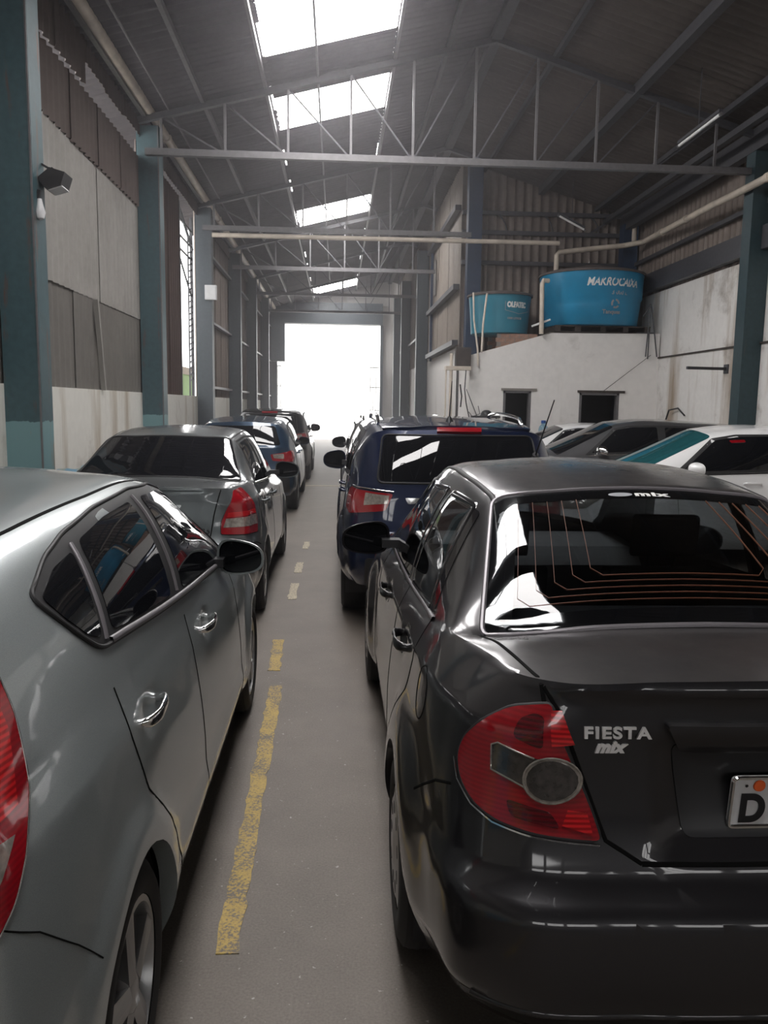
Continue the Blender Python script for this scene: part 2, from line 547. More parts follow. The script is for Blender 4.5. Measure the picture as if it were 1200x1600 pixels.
def corrugated(w, l, pitch, amp, seg=6, trap=False, thick=0.006):
    """sheet lying in x (width, waves) and y (length); z is the wave"""
    n = max(2, int(round(w / pitch)) * seg)
    xs = [w * i / n for i in range(n + 1)]
    def z(x):
        t = (x / pitch) % 1.0
        if trap:
            for a, b, za, zb in ((0, .12, 1, 1), (.12, .24, 1, -1), (.24, .80, -1, -1), (.80, .92, -1, 1), (.92, 1.01, 1, 1)):
                if a <= t <= b: return amp * (za + (zb - za) * (t - a) / (b - a))
        return amp * math.cos(2 * PI * t)
    v = []
    for dz in (0, thick):
        for y in (0, l):
            v += [(x, y, z(x) + dz) for x in xs]
    k = n + 1
    f = []
    for i in range(n):
        f.append((i, i + 1, k + i + 1, k + i))
        f.append((2 * k + i, 3 * k + i, 3 * k + i + 1, 2 * k + i + 1))
        f.append((i, 2 * k + i, 2 * k + i + 1, i + 1))
        f.append((k + i, k + i + 1, 3 * k + i + 1, 3 * k + i))
    return v, f

def corr_mesh(name, mat, *a, smooth=True, **k):
    v, f = corrugated(*a, **k)
    me = bpy.data.meshes.new(name)
    me.from_pydata(v, [], f); me.materials.append(mat)
    me.polygons.foreach_set('use_smooth', [smooth] * len(me.polygons))
    if smooth: me.set_sharp_from_angle(angle=math.radians(50))
    return me

# ------------------------------------------------------------------ the building
XL, XR, XN = -3.2, 7.0, 2.9          # left wall, right wall, right wall of the narrow far part
YB, YE, Y0 = 19.5, 39.0, -8.5        # back wall of the wide part, end wall with the gate, wall behind the camera
def roof_z(x): return 6.95 + .25 * x if x < 2.4545 else 8.3 - .30 * x
ROT_L = (PI / 2, 0, PI / 2)          # sheet standing in the left wall, waves facing the room
ROT_B = (PI / 2, 0, 0)               # sheet standing in the back wall
ROT_R = (PI / 2, 0, -PI / 2)

floor = MB().box(-3.6, 7.4, Y0 - .3, 41, -.2, 0).build('floor', M['floor'])
tag(floor, kind='structure')
out = MB().box(-40, 40, 41, 160, -.21, -.01).box(-12, -3.6, -12, 41, -.21, -.01).build('trim_1', M['outside'])
tag(out, kind='structure')

def ragged(x0, x1, y0, y1, step=.05, j=.008, seed=1):
    r = random.Random(seed)
    n = max(2, int((y1 - y0) / step))
    L = [(x0[0] + (x0[1] - x0[0]) * i / n + r.uniform(-j, j), y0 + (y1 - y0) * i / n) for i in range(n + 1)]
    R = [(x1[0] + (x1[1] - x1[0]) * i / n + r.uniform(-j, j), y0 + (y1 - y0) * i / n) for i in range(n + 1)]
    v = [(x, y, .0) for x, y in L] + [(x, y, .0) for x, y in R] + [(x, y, .003) for x, y in L] + [(x, y, .003) for x, y in R]
    k = n + 1
    f = []
    for i in range(n):
        f += [(2 * k + i, 3 * k + i, 3 * k + i + 1, 2 * k + i + 1), (i, 2 * k + i, 2 * k + i + 1, i + 1), (k + i, k + i + 1, 3 * k + i + 1, 3 * k + i)]
    f += [(0, k, 3 * k, 2 * k), (k - 1, 3 * k - 1, 4 * k - 1, 2 * k - 1)]
    return v, f
for i, (a, b, ya, yb, mm) in enumerate([((-.375, -.40), (-.30, -.325), 2.36, 4.82, 'yellow'), ((-.435, -.455), (-.36, -.375), 5.10, 5.80, 'yellow'),
                                    ((-.43, -.43), (-.355, -.355), 7.05, 7.7, 'faded'), ((-.43, -.43), (-.355, -.355), 8.2, 8.75, 'faded'),
                                    ((-.40, -.40), (-.33, -.33), 9.6, 10.1, 'faded'), ((-.375, -.375), (-.30, -.30), -1.5, .9, 'yellow')]):
    v, f = ragged(a, b, ya, yb, seed=i)
    obj_from('painted_stripe', v, f, M[mm], floor)
MB().box(-1.2, .6, 17.2, 17.35, 0, .004).build('painted_stripe', M['faded'], floor)

# ---- left wall
wl = MB()
wl.box(XL - .2, XL, Y0, YE, 0, 1.88)
wall_left = wl.build('wall_left', M['wallleft'])
tag(wall_left, kind='structure')
COLY = [2.7, 8.05, 13.62, 18.95, 24.5, 29.2, 34.4, 38.8]
def left_sheets(me, y0, y1, z, w, parent=wall_left, x=XL - .03, jit=.0):
    n = max(1, int(round((y1 - y0) / w)))
    for i in range(n):
        inst('wall_sheet', me, parent, (x - rnd.uniform(0, .012), y0 + (y1 - y0) * i / n, z + rnd.uniform(-jit, jit)), ROT_L,
             ((y1 - y0) / n / w * 1.02, 1, 1))
m_light = corr_mesh('wall_sheet', M['sheetlight'], 1.06, 1.80, .177, .012, seg=6)
m_grey = corr_mesh('wall_sheet', M['sheetgrey'], 1.06, 1.25, .177, .012, seg=6)
m_brown = corr_mesh('wall_sheet', M['sheetbrown'], 1.06, .78, .177, .028, seg=6)
m_fascia = corr_mesh('wall_sheet', M['sheetbrown'], 1.06, .55, .177, .01, seg=6)
m_far = corr_mesh('wall_sheet', M['sheetmetal'], 1.0, 4.4, .2, .018, trap=True)
m_rust = corr_mesh('wall_sheet', M['sheetrust'], 1.06, 4.0, .177, .02, seg=6)
for a, b in ((Y0, 2.7), (2.7, 8.05), (8.05, 13.62)):
    left_sheets(m_grey, a, b, 1.86, 1.06)
    left_sheets(m_light, a, b, 3.06, 1.06, x=XL - .015)
    left_sheets(m_brown, a, b, 4.82, 1.06, x=XL + .0, jit=.0)
left_sheets(m_rust, 13.62, 17.1, 1.86, 1.06)
left_sheets(m_far, 18.95, YE, 1.86, 1.0)
m_fascia2 = corr_mesh('wall_sheet', M['sheetbrown'], 1.06, .85, .177, .02, seg=6)
left_sheets(m_fascia2, Y0, 10.75, 5.60, 1.06, x=XL + .05, jit=.02)
left_sheets(m_fascia, 10.75, 13.6, 5.88, 1.06, x=XL + .05, jit=.03)
left_sheets(m_fascia, 13.6, YE, 5.88, 1.06, x=XL + .05)
# batten between two grey sheets of the second bay
MB().bar((XL + .02, 11.35, 1.88), (XL + .02, 11.1, 3.06), .06, .05).build('wall_batten', M['sheetlight'], wall_left)
# girts of the far bays
for k in range(4, 7):
    for z in (2.12, 3.72, 5.32):
        MB().bar((XL + .05, COLY[k - 1] + .1 if k > 3 else 0, z), (XL + .05, COLY[k] - .05, z), .10, .06).build('wall_girt', M['greysteel'], wall_left)
for z in (2.12, 3.72, 5.32):
    MB().bar((XL + .05, 34.5, z), (XL + .05, 38.7, z), .10, .06).build('wall_girt', M['greysteel'], wall_left)
# open window bay between the third and fourth column: mullion and wire ladder seen against the light
win = MB()
win.box(XL - .06, XL + .0, 18.55, 18.62, 1.88, 5.75)
win.box(XL - .06, XL + .0, 17.1, 17.18, 1.88, 5.75)
window_1 = win.build('window_1', M['darksteel'])
tag(window_1, kind='structure')
for z in (4.85, 5.12, 5.45):
    MB().bar((XL - .03, 17.15, z), (XL - .03, 18.6, z), .03).build('window_bar', M['darksteel'], window_1)
MB().bar((XL - .04, 17.1, 5.75), (XL - .04, 18.8, 5.1), .045).build('window_bar', M['darksteel'], window_1)
MB().bar((XL - .04, 17.15, 4.75), (XL - .04, 18.7, 4.0), .03).build('window_bar', M['darksteel'], window_1)
for k in range(22):
    z = 2.2 + k * .13
    MB().bar((XL - .03, 18.2, z), (XL - .03, 18.58, z + .1), .022).build('window_bar', M['darksteel'], window_1)
MB().box(XL - .045, XL - .015, 18.17, 18.2, 1.88, 5.3).build('window_bar', M['darksteel'], window_1)

# neighbour wall seen through the window bay and through the gap under the eaves
nb = empty('neighbour_wall', (-5.4, 0, 0), label='green and tan boundary wall outside the open left window bay', cat='wall')
MB().box(-.15, .15, 10, 30, 0, 2.7).build('green_wall', M['greenwall'], nb)
MB().box(-.17, .17, 10, 30, 2.7, 2.95).build('coping', M['sheettan'], nb)
er = empty('neighbour_roof', (-4.6, 0, 0), label='pale roof edge outside, seen through the gap under the left eaves', cat='roof')
me = corr_mesh('roof_panel', M['sheetlight'], 1.06, 1.2, .177, .02, seg=6)
for i in range(18):
    inst('roof_panel', me, er, (0, 5 + i * 1.06, 6.2 + rnd.uniform(0, .02)), (0, math.radians(14), PI / 2), (1, 1, 1))

# ---- ceiling: corrugated sheets on both slopes, translucent panes in the left slope
def slope_mat(x, y, z, ang, sgn=1):
    c, s = math.cos(ang), math.sin(ang)
    return Matrix(((0, c, s, x), (1, 0, 0, y), (0, s, -c, z), (0, 0, 0, 1)))
ceil_beam = MB().bar((2.45, Y0, roof_z(2.45) - .10), (2.45, 40, roof_z(2.45) - .10), .16, .12)
ceiling = ceil_beam.build('ceiling', M['darksteel'])
tag(ceiling, kind='structure')
AL, AR = math.atan(.25), -math.atan(.30)
def seg_mesh(mat, x0, x1, slope):
    return corr_mesh('roof_sheet', mat, 1.06, (x1 - x0) * math.hypot(1, slope), .177, .022, seg=6)
m1 = seg_mesh(M['roof'], -3.75, -1.10, .25)
m2 = seg_mesh(M['roof'], -1.07, .81, .25)
m2s = corr_mesh('skylight_pane', M['skylight'], 1.06, 1.88 * math.hypot(1, .25), .177, .022, seg=6)
m3 = seg_mesh(M['roof'], .83, 2.50, .25)
m4 = seg_mesh(M['roofright'], 2.42, 4.85, .30)
m5 = seg_mesh(M['roofright'], 4.82, 7.4, .30)
SKY = [(-.6, .7), (2.7, 4.0), (5.0, 6.3), (7.6, 8.8), (10.3, 12.4), (14.0, 15.52), (21.7, 23.5), (35.6, 37.5)]
NROW = 47
for i in range(NROW):
    y = Y0 - .3 + i * 1.06
    for me, x0, a, drop in ((m1, -3.75, AL, 0), (m3, .83, AL, 0), (m4, 2.42, AR, 0), (m5, 4.82, AR, 0)):
        o = inst('roof_sheet', me, ceiling)
        # one row in three laps badly: its upper edge stays short of the next sheet and leaves a slit of daylight
        xs = x0
        o.matrix_local = slope_mat(xs, y, roof_z(x0) + rnd.uniform(0, .008), a) @ Matrix.Diagonal((1.01, 1.0 if (i % 5 in (1, 4) or me is not m1) else 1.018, 1, 1))
ys = Y0 - .3
for a, b in SKY + [(40.9, 40.9)]:
    n = max(1, int(round((a - ys) / 1.06))) if a > ys else 0
    for k in range(n):
        w = (a - ys) / n
        o = inst('roof_sheet', m2, ceiling)
        o.matrix_local = slope_mat(-1.07, ys + k * w, roof_z(-1.07) + .004, AL) @ Matrix.Diagonal((w / 1.06 * 1.005, 1.0 if k % 4 == 2 else 1.012, 1, 1))
    if b > a:
        n = max(1, int(round((b - a) / 1.06)))
        for k in range(n):
            w = (b - a) / n
            o = inst('skylight_pane', m2s, ceiling)
            o.matrix_local = slope_mat(-1.07, a + k * w, roof_z(-1.07) + .004, AL) @ Matrix.Diagonal((w / 1.06, 1, 1, 1))
            o['label'] = 'bright translucent roof pane'
    ys = b
# purlins under the sheets
for x, w in ((-3.0, .06), (-2.1, .06), (-1.14, .045), (-.33, .03), (.87, .045), (1.7, .06), (3.4, .07), (6.1, .08)):
    MB().bar((x, Y0, roof_z(x) - .07), (x, 40.5, roof_z(x) - .07), w, .09).build('roof_purlin', M['greysteel'] if x < 1.5 else M['darksteel'], ceiling)
MB().bar((4.75, Y0, roof_z(4.75) - .11), (4.75, YB, roof_z(4.75) - .11), .13, .16).build('roof_purlin', M['darksteel'], ceiling)
MB().bar((6.75, Y0, 6.05), (6.75, YB, 6.05), .16, .36).build('roof_purlin', M['darksteel'], ceiling)
MB().bar((6.3, Y0, 6.1), (6.3, YB, 6.1), .10, .10).build('roof_purlin', M['darksteel'], ceiling)

# ---- right wall: white masonry below, soiled corrugated sheet above
wr = MB().box(XR, XR + .2, Y0, YB + .2, 0, 2.84).box(XR + .025, XR + .2, Y0, YB + .2, 2.84, 4.28)
wall_right = wr.build('wall_right', M['wallwhite'])
tag(wall_right, kind='structure')
MB().box(XR - .03, XR + .03, Y0, YB, 2.83, 2.86).build('wall_ledge', M['wood'], wall_right)
MB().bar((XR - .05, Y0, 4.55), (XR - .05, YB, 4.52), .16, .38).build('wall_girt', M['darksteel'], wall_right)
MB().bar((XR - .04, Y0, 5.2), (XR - .04, YB, 5.08), .08, .08).build('wall_girt', M['darksteel'], wall_right)
me = corr_mesh('wall_sheet', M['sheetmetal'], 1.06, 2.0, .2, .015, trap=True)
for i in range(27):
    inst('wall_sheet', me, wall_right, (XR + .05, Y0 + 1.06 * (i + 1), 4.27), ROT_R)
wbk_ = empty('wall_bracket', (7.0, 14.35, 2.47), label='dark bar jutting from the stained right wall beside the big column', cat='bracket')
MB().bar((-.8, -.15, 0), (0, 0, 0), .05).build('bar', M['darksteel'], wbk_)
MB().box(-.02, 0, -.08, .08, -.08, .08).build('wall_plate', M['darksteel'], wbk_)

# ---- back wall of the wide part: tall trapezoidal sheets on girts
wbk = MB().box(XN, XR + .2, YB + .08, YB + .28, 0, 3.0)
wall_back = wbk.build('wall_back', M['greywall'])
tag(wall_back, kind='structure')
w = (XR - XN - .0) / 4
me = corr_mesh('wall_sheet', M['sheetmetal'], w, 5.2, w / 5, .03, trap=True)
for i in range(4):
    inst('wall_sheet', me, wall_back, (XN + i * w, YB + .04 - .008 * (i % 2), 2.4), ROT_B)
for z in (5.1, 5.79, 6.23):
    MB().bar((XN, YB - .06, z), (XR, YB - .06, z), .09, .09).build('wall_girt', M['darksteel'], wall_back)
for x in (3.6, 4.7, 5.8):   # curved straps in the top bay
    MB().tube([(x + .35 * math.sin(t), YB - .06, 6.23 - .44 * (1 - math.cos(t))) for t in [i * PI / 12 for i in range(7)]], .018, 6).build('wall_strap', M['darksteel'], wall_back)
MB().bar((5.9, YB - .05, 5.8), (6.5, YB - .05, 6.2), .05).build('wall_strap', M['darksteel'], wall_back)

# ---- right wall of the narrow far part
wn_ = MB().box(XN, XN + .2, YB + .1, YE, 0, 3.15)
wall_narrow = wn_.build('wall_aisle', M['annex'])
tag(wall_narrow, kind='structure')
me = corr_mesh('wall_sheet', M['sheettan'], 1.06, 4.7, .21, .018, trap=True)
for i in range(18):
    inst('wall_sheet', me, wall_narrow, (XN + .02 + .006 * (i % 2), YB + 1.1 + 1.06 * (i + 1) - 1.06, 3.1), ROT_R)
for z in (3.25, 4.55, 6.35):
    MB().bar((XN - .10, 19.5, z), (XN - .10, 25.4, z), .14, .12).build('wall_girt', M['darksteel'], wall_narrow)
MB().box(XN - .09, XN - .02, 24.95, 25.1, 3.1, 6.4).build('wall_post', M['navy'], wall_narrow)
MB().box(XN - .03, XN - .015, 24.3, 24.75, 5.0, 6.0).build('roof_light', M['sheetlight'], wall_narrow)
MB().bar((XN - .06, 27, 4.1), (XN - .06, 37, 4.1), .08).build('wall_girt', M['greysteel'], wall_narrow)

# ---- end wall with the open gate, far away
we = MB().box(-3.4, 3.1, YE, YE + .2, 5.48, 7.6).box(-3.4, -2.93, YE, YE + .2, 0, 5.48).box(2.1, 3.1, YE, YE + .2, 0, 5.48)
wall_end = we.build('wall_end', M['greywall'])
tag(wall_end, kind='structure')
d1 = MB().box(-2.95, 2.12, YE - .45, YE - .02, 5.48, 6.45)
door_1 = d1.build('door_1', M['tealfar'])
tag(door_1, kind='structure')
MB().box(-2.99, -2.83, YE - .16, YE - .02, 0, 5.48).build('door_rail', M['tealfar'], door_1)
MB().box(2.03, 2.17, YE - .16, YE - .02, 0, 5.48).build('door_rail', M['tealfar'], door_1)
MB().box(-3.05, -2.45, YE - .62, YE - .05, 3.72, 5.5).build('gate_motor_box', M['tealfar'], door_1)
gl = empty('folding_gate', (1.6, YE + .5, 0), label='pale steel gate leaf folded at the right jamb of the far opening', cat='gate')
for k in range(4):
    MB().box(-.02 + k * .14, .02 + k * .14, -.02, .02, 0, 3.6).build('gate_bar', M['gate'], gl)
for z in (.3, 1.5, 2.6, 3.55):
    MB().box(-.03, .45, -.025, .025, z - .03, z + .03).build('gate_rail', M['gate'], gl)
gl2 = empty('folding_gate', (-3.0, YE + .5, 0), label='pale steel gate leaf folded at the left jamb of the far opening', cat='gate')
for k in range(3):
    MB().box(-.02 + k * .14, .02 + k * .14, -.02, .02, 0, 3.6).build('gate_bar', M['gate'], gl2)
for z in (.3, 1.5, 2.6, 3.55):
    MB().box(-.03, .31, -.025, .025, z - .03, z + .03).build('gate_rail', M['gate'], gl2)

# ---- wall behind the camera with a row of small panes under the eaves
wf = MB().box(-3.4, 7.2, Y0 - .3, Y0 - .1, 0, 2.6).box(-3.4, 7.2, Y0 - .3, Y0 - .1, 3.7, 7.8)
for x in (-3.4, -1.1, 1.0, 3.1, 5.2):
    wf.box(x, x + .35, Y0 - .3, Y0 - .1, 2.6, 3.7)
wall_front = wf.build('wall_front', M['darkwall'])
tag(wall_front, kind='structure')
for z in (2.95, 3.32):
    MB().bar((-3.3, Y0 - .2, z), (7.1, Y0 - .2, z), .06).build('window_bar', M['darksteel'], wall_front)

# ---- steel columns
def column(name, x0, x1, y, z1, mat, label, group, flange=.02, depth=.30, sgn=1):
    """H section: two flanges facing along the aisle and a web between them"""
    root = empty(name, ((x0 + x1) / 2, y, 0), label=label, cat='column', group=group)
    w = abs(x1 - x0) / 2
    MB().box(-w, w, 0, .03, 0, z1).build('flange', mat, root)
    MB().box(-w, w, depth - .03, depth, 0, z1).build('flange', mat, root)
    MB().box(w * sgn - .02 * (sgn > 0), w * sgn + .02 * (sgn < 0), .03, depth - .03, 0, z1).build('web', mat, root)
    MB().box(-w - .03, w + .03, -.04, depth + .04, 0, .03).build('base_plate', mat, root)
    return root
LAB = {2.7: 'left teal steel column beside the camera, out of view', 8.05: 'nearest left teal steel column, rust streaked with pale blue foot and floodlight',
       13.62: 'second left teal steel column, behind the grey sedan, with bright lit edge',
       18.95: 'third left steel column beside the open window bay, small pale box on it',
       24.5: 'fourth left dark steel column, between two bays of brown sheets',
       29.2: 'fifth left dark steel column, well before the far gate',
       34.4: 'sixth left steel column, last but one before the far gate',
       38.8: 'last left steel column, touching the far gate'}
for y in COLY[1:]:
    c = column('steel_column', XL, XL + .35, y, 6.06, M['teal'] if y < 15 else M['tealfar'], LAB[y], 'left row of steel columns')
    if y in (8.05, 13.62):
        MB().box(.155, .172, -.012, .31, 0, 6.06).build('edge_angle', M['greysteel'], c)
LABR = {13.2: 'big teal steel column on the right wall beside the stained plaster',
        26.2: 'teal steel column of the narrow far right wall, nearest of its row',
        32.5: 'middle column of the narrow far right wall', 36.8: 'narrow column of the far right wall closest to the gate'}
column('steel_column', XR - .32, XR + .02, 13.2, 6.1, M['tealright'], LABR[13.2], 'right steel columns', sgn=-1)
column('steel_column', XN - .38, XN - .02, 26.2, 6.6, M['tealfar'], LABR[26.2], 'right steel columns', sgn=-1)
column('steel_column', XN - .38, XN - .02, 32.5, 6.6, M['tealfar'], LABR[32.5], 'right steel columns', sgn=-1)
column('steel_column', XN - .38, XN - .02, 36.8, 6.6, M['tealfar'], LABR[36.8], 'right steel columns', sgn=-1)
column('steel_column', XN + .08, XN + .40, YB - .45, 7.4, M['navy'], 'tall blue column at the corner beside the smaller tank', 'corner columns', sgn=-1)
column('steel_column', XR - .36, XR - .02, YB - .4, 6.0, M['navy'], 'dark blue column in the corner behind the bigger tank', 'corner columns', sgn=-1)

# ---- roof trusses
def truss(y, x0, x1, label, web=True, step=.98):
    t = empty('roof_truss', (0, y, 0), label=label, cat='truss', group='roof trusses across the hall')
    zc = 5.58
    MB().box(x0, x1, -.05, .05, zc - .05, zc + .05).build('bottom_chord', M['greysteel'], t)
    for a, b in ((XL + .1, 2.45), (2.45, min(x1, 6.9))):
        if b > a:
            MB().bar((a, 0, roof_z(a) - .14), (b, 0, roof_z(b) - .14), .09, .09).build('top_chord', M['darksteel'], t)
    xs = np.arange(x0 + .25, x1 - .1, step)
    for k, x in enumerate(xs):
        x = float(x)
        MB().bar((x, 0, zc), (x, 0, roof_z(x) - .16), .036).build('web_post', M['greysteel'], t)
        if k + 1 < len(xs):
            xn = float(xs[k + 1])
            a, b = ((xn, zc), (x, roof_z(x) - .16)) if x < .9 else ((x, zc), (xn, roof_z(xn) - .16))
            MB().bar((a[0], .02, a[1]), (b[0], .02, b[1]), .024).build('web_diagonal', M['darksteel'], t)
    return t
truss(13.35, XL + .2, 6.7, 'nearest lattice truss, spanning the whole hall under the second skylight')
truss(18.75, XL + .2, XN + .1, 'second lattice truss, just before the corner of the corrugated back wall')
truss(23.9, XL + .2, XN - .1, 'third lattice truss, under the third skylight')
truss(29.3, XL + .2, XN - .1, 'fourth lattice truss, in the narrow part of the hall')
truss(34.5, XL + .2, XN - .1, 'farthest lattice truss, before the last skylight')

# ---- pipes and tubes
def tube_thing(name, pts, r, mat, label, cat, seg=12, coll=None):
    root = empty(name, pts[0], label=label, cat=cat)
    o = Vector(pts[0])
    MB().tube([Vector(p) - o for p in pts], r, seg).build('pipe_run', mat, root, smooth=True)
    if coll:
        for p, d in coll:
            d = Vector(d).normalized()
            a = Vector(p) - o
            MB().tube([a - d * .06, a + d * .06], r * 1.22, seg).build('coupling', mat, root, smooth=True)
    return root
tube_thing('eaves_pipe', [(-2.93, Y0, 6.17), (-2.93, 14, 6.19), (-2.93, 38.5, 6.15)], .075, M['pipe'],
           'long dusty pale pipe hung under the left eaves', 'pipe', coll=[((-2.93, y, 6.185), (0, 1, 0)) for y in (8.6, 14.6, 20.6, 26.6)])
tube_thing('conduit', [(-2.62, Y0, 6.20), (-2.62, 38, 6.20)], .018, M['greysteel'], 'thin shiny conduit running beside the pipe under the left eaves', 'conduit', 6)
tube_thing('cross_pipe', [(-2.75, 18.45, 5.37), (4.95, 18.45, 5.39)], .05, M['pipe'], 'pale pipe crossing the hall under the second truss', 'pipe')
tube_thing('tank_pipe', [(6.60, Y0, 5.26), (6.60, 13.6, 5.30), (6.62, 14.5, 5.33), (6.86, 18.4, 5.46), (6.55, 18.75, 5.44), (5.02, 18.7, 5.24), (4.97, 18.7, 5.18), (4.97, 18.7, 4.8)],
           .06, M['pipe'], 'pale pipe along the right wall, bending down into the bigger tank', 'pipe', coll=[((x, y, z), (dx, 1, .03)) for x, y, z, dx in ((6.60, 12.6, 5.297, 0), (6.70, 15.8, 5.375, .06), (6.785, 17.2, 5.42, .06))])
tube_thing('vent_pipe', [(6.85, 19.0, 5.5), (6.85, 19.0, 6.2)], .055, M['pipe'], 'short upright pale pipe in the corner above the wall pipe', 'pipe')
tube_thing('overflow_pipe', [(4.36, 17.40, 3.3), (4.34, 17.42, 4.34), (4.38, 17.46, 4.42), (4.50, 17.50, 4.42)], .05, M['pipe'], 'bent pale pipe standing between the two tanks', 'pipe')
def lamp_tube(a, b, label):
    t = empty('fluorescent_tube', a, label=label, cat='lamp')
    a, b = Vector(a), Vector(b); d = (b - a).normalized()
    MB().tube([Vector((0, 0, 0)), b - a], .022, 10).build('glass_tube', M['tube'], t, smooth=True)
    for p in (Vector((0, 0, 0)), b - a):
        MB().tube([p - d * .02, p + d * .02], .024, 10).build('end_cap', M['greysteel'], t)
    MB().bar(Vector((0, 0, .05)), b - a + Vector((0, 0, .05)), .05, .04).build('batten', M['darksteel'], t)
    MB().bar((b - a) / 2 + Vector((0, 0, .05)), (b - a) / 2 + Vector((0, 0, max(.1, roof_z((a.x + b.x) / 2) - (a.z + b.z) / 2 + .01))), .012).build('hanger', M['darksteel'], t)
lamp_tube((5.32, 13.0, 5.83), (5.32, 11.6, 5.83), 'white fluorescent tube hanging under the right roof slope')
lamp_tube((4.84, 18.2, 5.93), (5.44, 18.2, 5.64), 'tilted thin unlit tube hanging before the corrugated back wall')

# ---- floodlight on the first column, little box on the third
fl = empty('floodlight', (-2.84, 8.3, 3.82), label='small black floodlight bracketed on the nearest left column', cat='lamp')
MB().prism([(-.02, .0), (.10, .10), (.24, .06), (.20, -.06), (.06, -.10)], -.12, .12, 'y').build('lamp_housing', M['plastic'], fl)
MB().bar((-.02, 0, 0), (.1, 0, .12), .03).bar((-.02, 0, .16), (.16, 0, .06), .02).build('bracket', M['plastic'], fl)
MB().prism([(.075, -.098), (.205, -.058), (.21, -.07), (.08, -.11)], -.1, .1, 'y').build('lamp_glass', M['platewhite'], fl)
ss = empty('small_bulb', (-2.83, 8.15, 3.52), label='little pale lamp below the floodlight on the left column', cat='lamp')
MB().lathe([(.02, .1), (.03, .05), (.05, -.02), (.035, -.08), (.0, -.1)], 12).build('bulb', M['platewhite'], ss, smooth=True)
MB().bar((-.02, 0, .1), (.0, 0, .18), .03).build('socket', M['plastic'], ss)
bx = empty('junction_box', (-2.85, 19.02, 4.2), label='small pale electrical box on the third left column', cat='box')
MB().box(-.14, .12, -.17, -.072, -.16, .16).build('case', M['platewhite'], bx)
MB().box(-.12, .10, -.18, -.17, -.14, .14).build('cover', M['platewhite'], bx)

# ---- white annex with the tanks on top
YA = 17.5
def wall_with_holes(mb, poly_top, x0, x1, y0, y1, holes):
    """front wall with rectangular openings from the floor; poly_top gives z at x"""
    xs = sorted({x0, x1, *[h[0] for h in holes], *[h[1] for h in holes], *[p[0] for p in poly_top]})
    def top(x):
        for (xa, za), (xb, zb) in zip(poly_top, poly_top[1:]):
            if xa <= x <= xb: return za + (zb - za) * (x - xa) / (xb - xa)
        return poly_top[-1][1]
    for a, b in zip(xs, xs[1:]):
        zb = 0
        for h in holes:
            if h[0] <= a and b <= h[1]: zb = h[2]
        mb.prism([(a, zb), (b, zb), (b, top(b)), (a, top(a))], y0, y1, 'y')
    return mb
am = wall_with_holes(MB(), [(2.85, 2.83), (4.45, 3.29), (4.62, 3.33), (XR, 3.36)], 2.85, XR, YA, YA + .15, [(3.60, 4.21, 2.09), (5.28, 6.16, 2.07)])
annex = am.build('wall_annex', M['annex'])
tag(annex, kind='structure')
MB().prism([(YA + .15, 2.62), (YB, 2.62), (YB, 2.78), (YA + .15, 2.78)], 2.9, 4.6, 'x').build('roof_slab', M['mortar'], annex)
MB().prism([(YA + .15, 3.1), (YB, 3.1), (YB, 3.36), (YA + .15, 3.36)], 4.6, XR, 'x').build('roof_slab', M['mortar'], annex)
MB().box(2.9, 3.05, YA + .15, YB, 0, 2.62).build('side_wall', M['annex'], annex)
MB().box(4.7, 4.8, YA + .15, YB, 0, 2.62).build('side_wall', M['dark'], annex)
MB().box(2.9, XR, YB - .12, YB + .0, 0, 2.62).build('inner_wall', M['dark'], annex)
def doorway(n, x0, x1, z1, lintel):
    d = MB().box(x0, x0 + .05, YA - .01, YA + .14, 0, z1).box(x1 - .05, x1, YA - .01, YA + .14, 0, z1).box(x0, x1, YA - .01, YA + .14, z1 - .05, z1).build('door_%d' % n, M['greysteel'])
    tag(d, kind='structure')
    MB().box(x0 - .05, x1 + .12, YA - .03, YA + .0, z1, z1 + .05).build('door_lintel', M[lintel], d)
    return d
doorway(2, 3.60, 4.21, 2.09, 'mortar')
doorway(3, 5.28, 6.16, 2.07, 'wood')

# brick piers under the smaller tank: single bricks in courses
bp = empty('brick_pier', (3.9, 17.85, 2.78), label='little brick pier carrying the smaller tank on the annex roof', cat='pier')
bmesh_brick = MB().box(0, .19, 0, .09, 0, .085).mesh('brick', M['brick'])
for c in range(6):
    for k in range(4):
        off = .10 if c % 2 else 0
        inst('brick', bmesh_brick, bp, (-.42 + off + k * .205, 0 + .006 * ((k + c) % 2), c * .093), (0, 0, 0))
        inst('brick', bmesh_brick, bp, (-.42 + off + k * .205, 1.0 + .006 * ((k + c) % 2), c * .093), (0, 0, 0))
MB().box(-.40, .42, .01, .085, 0, .55).box(-.40, .42, 1.01, 1.085, 0, .55).build('mortar_core', M['mortar'], bp)
bp2 = empty('brick_stub', (4.56, 17.78, 2.78), label='low broken brick stub beside the tank pier on the annex edge', cat='pier')
for c in range(5):
    for k in range(1 if c > 3 else 2):
        inst('brick', bmesh_brick, bp2, (-.2 + (c % 2) * .03 + k * .2, 0, c * .093))

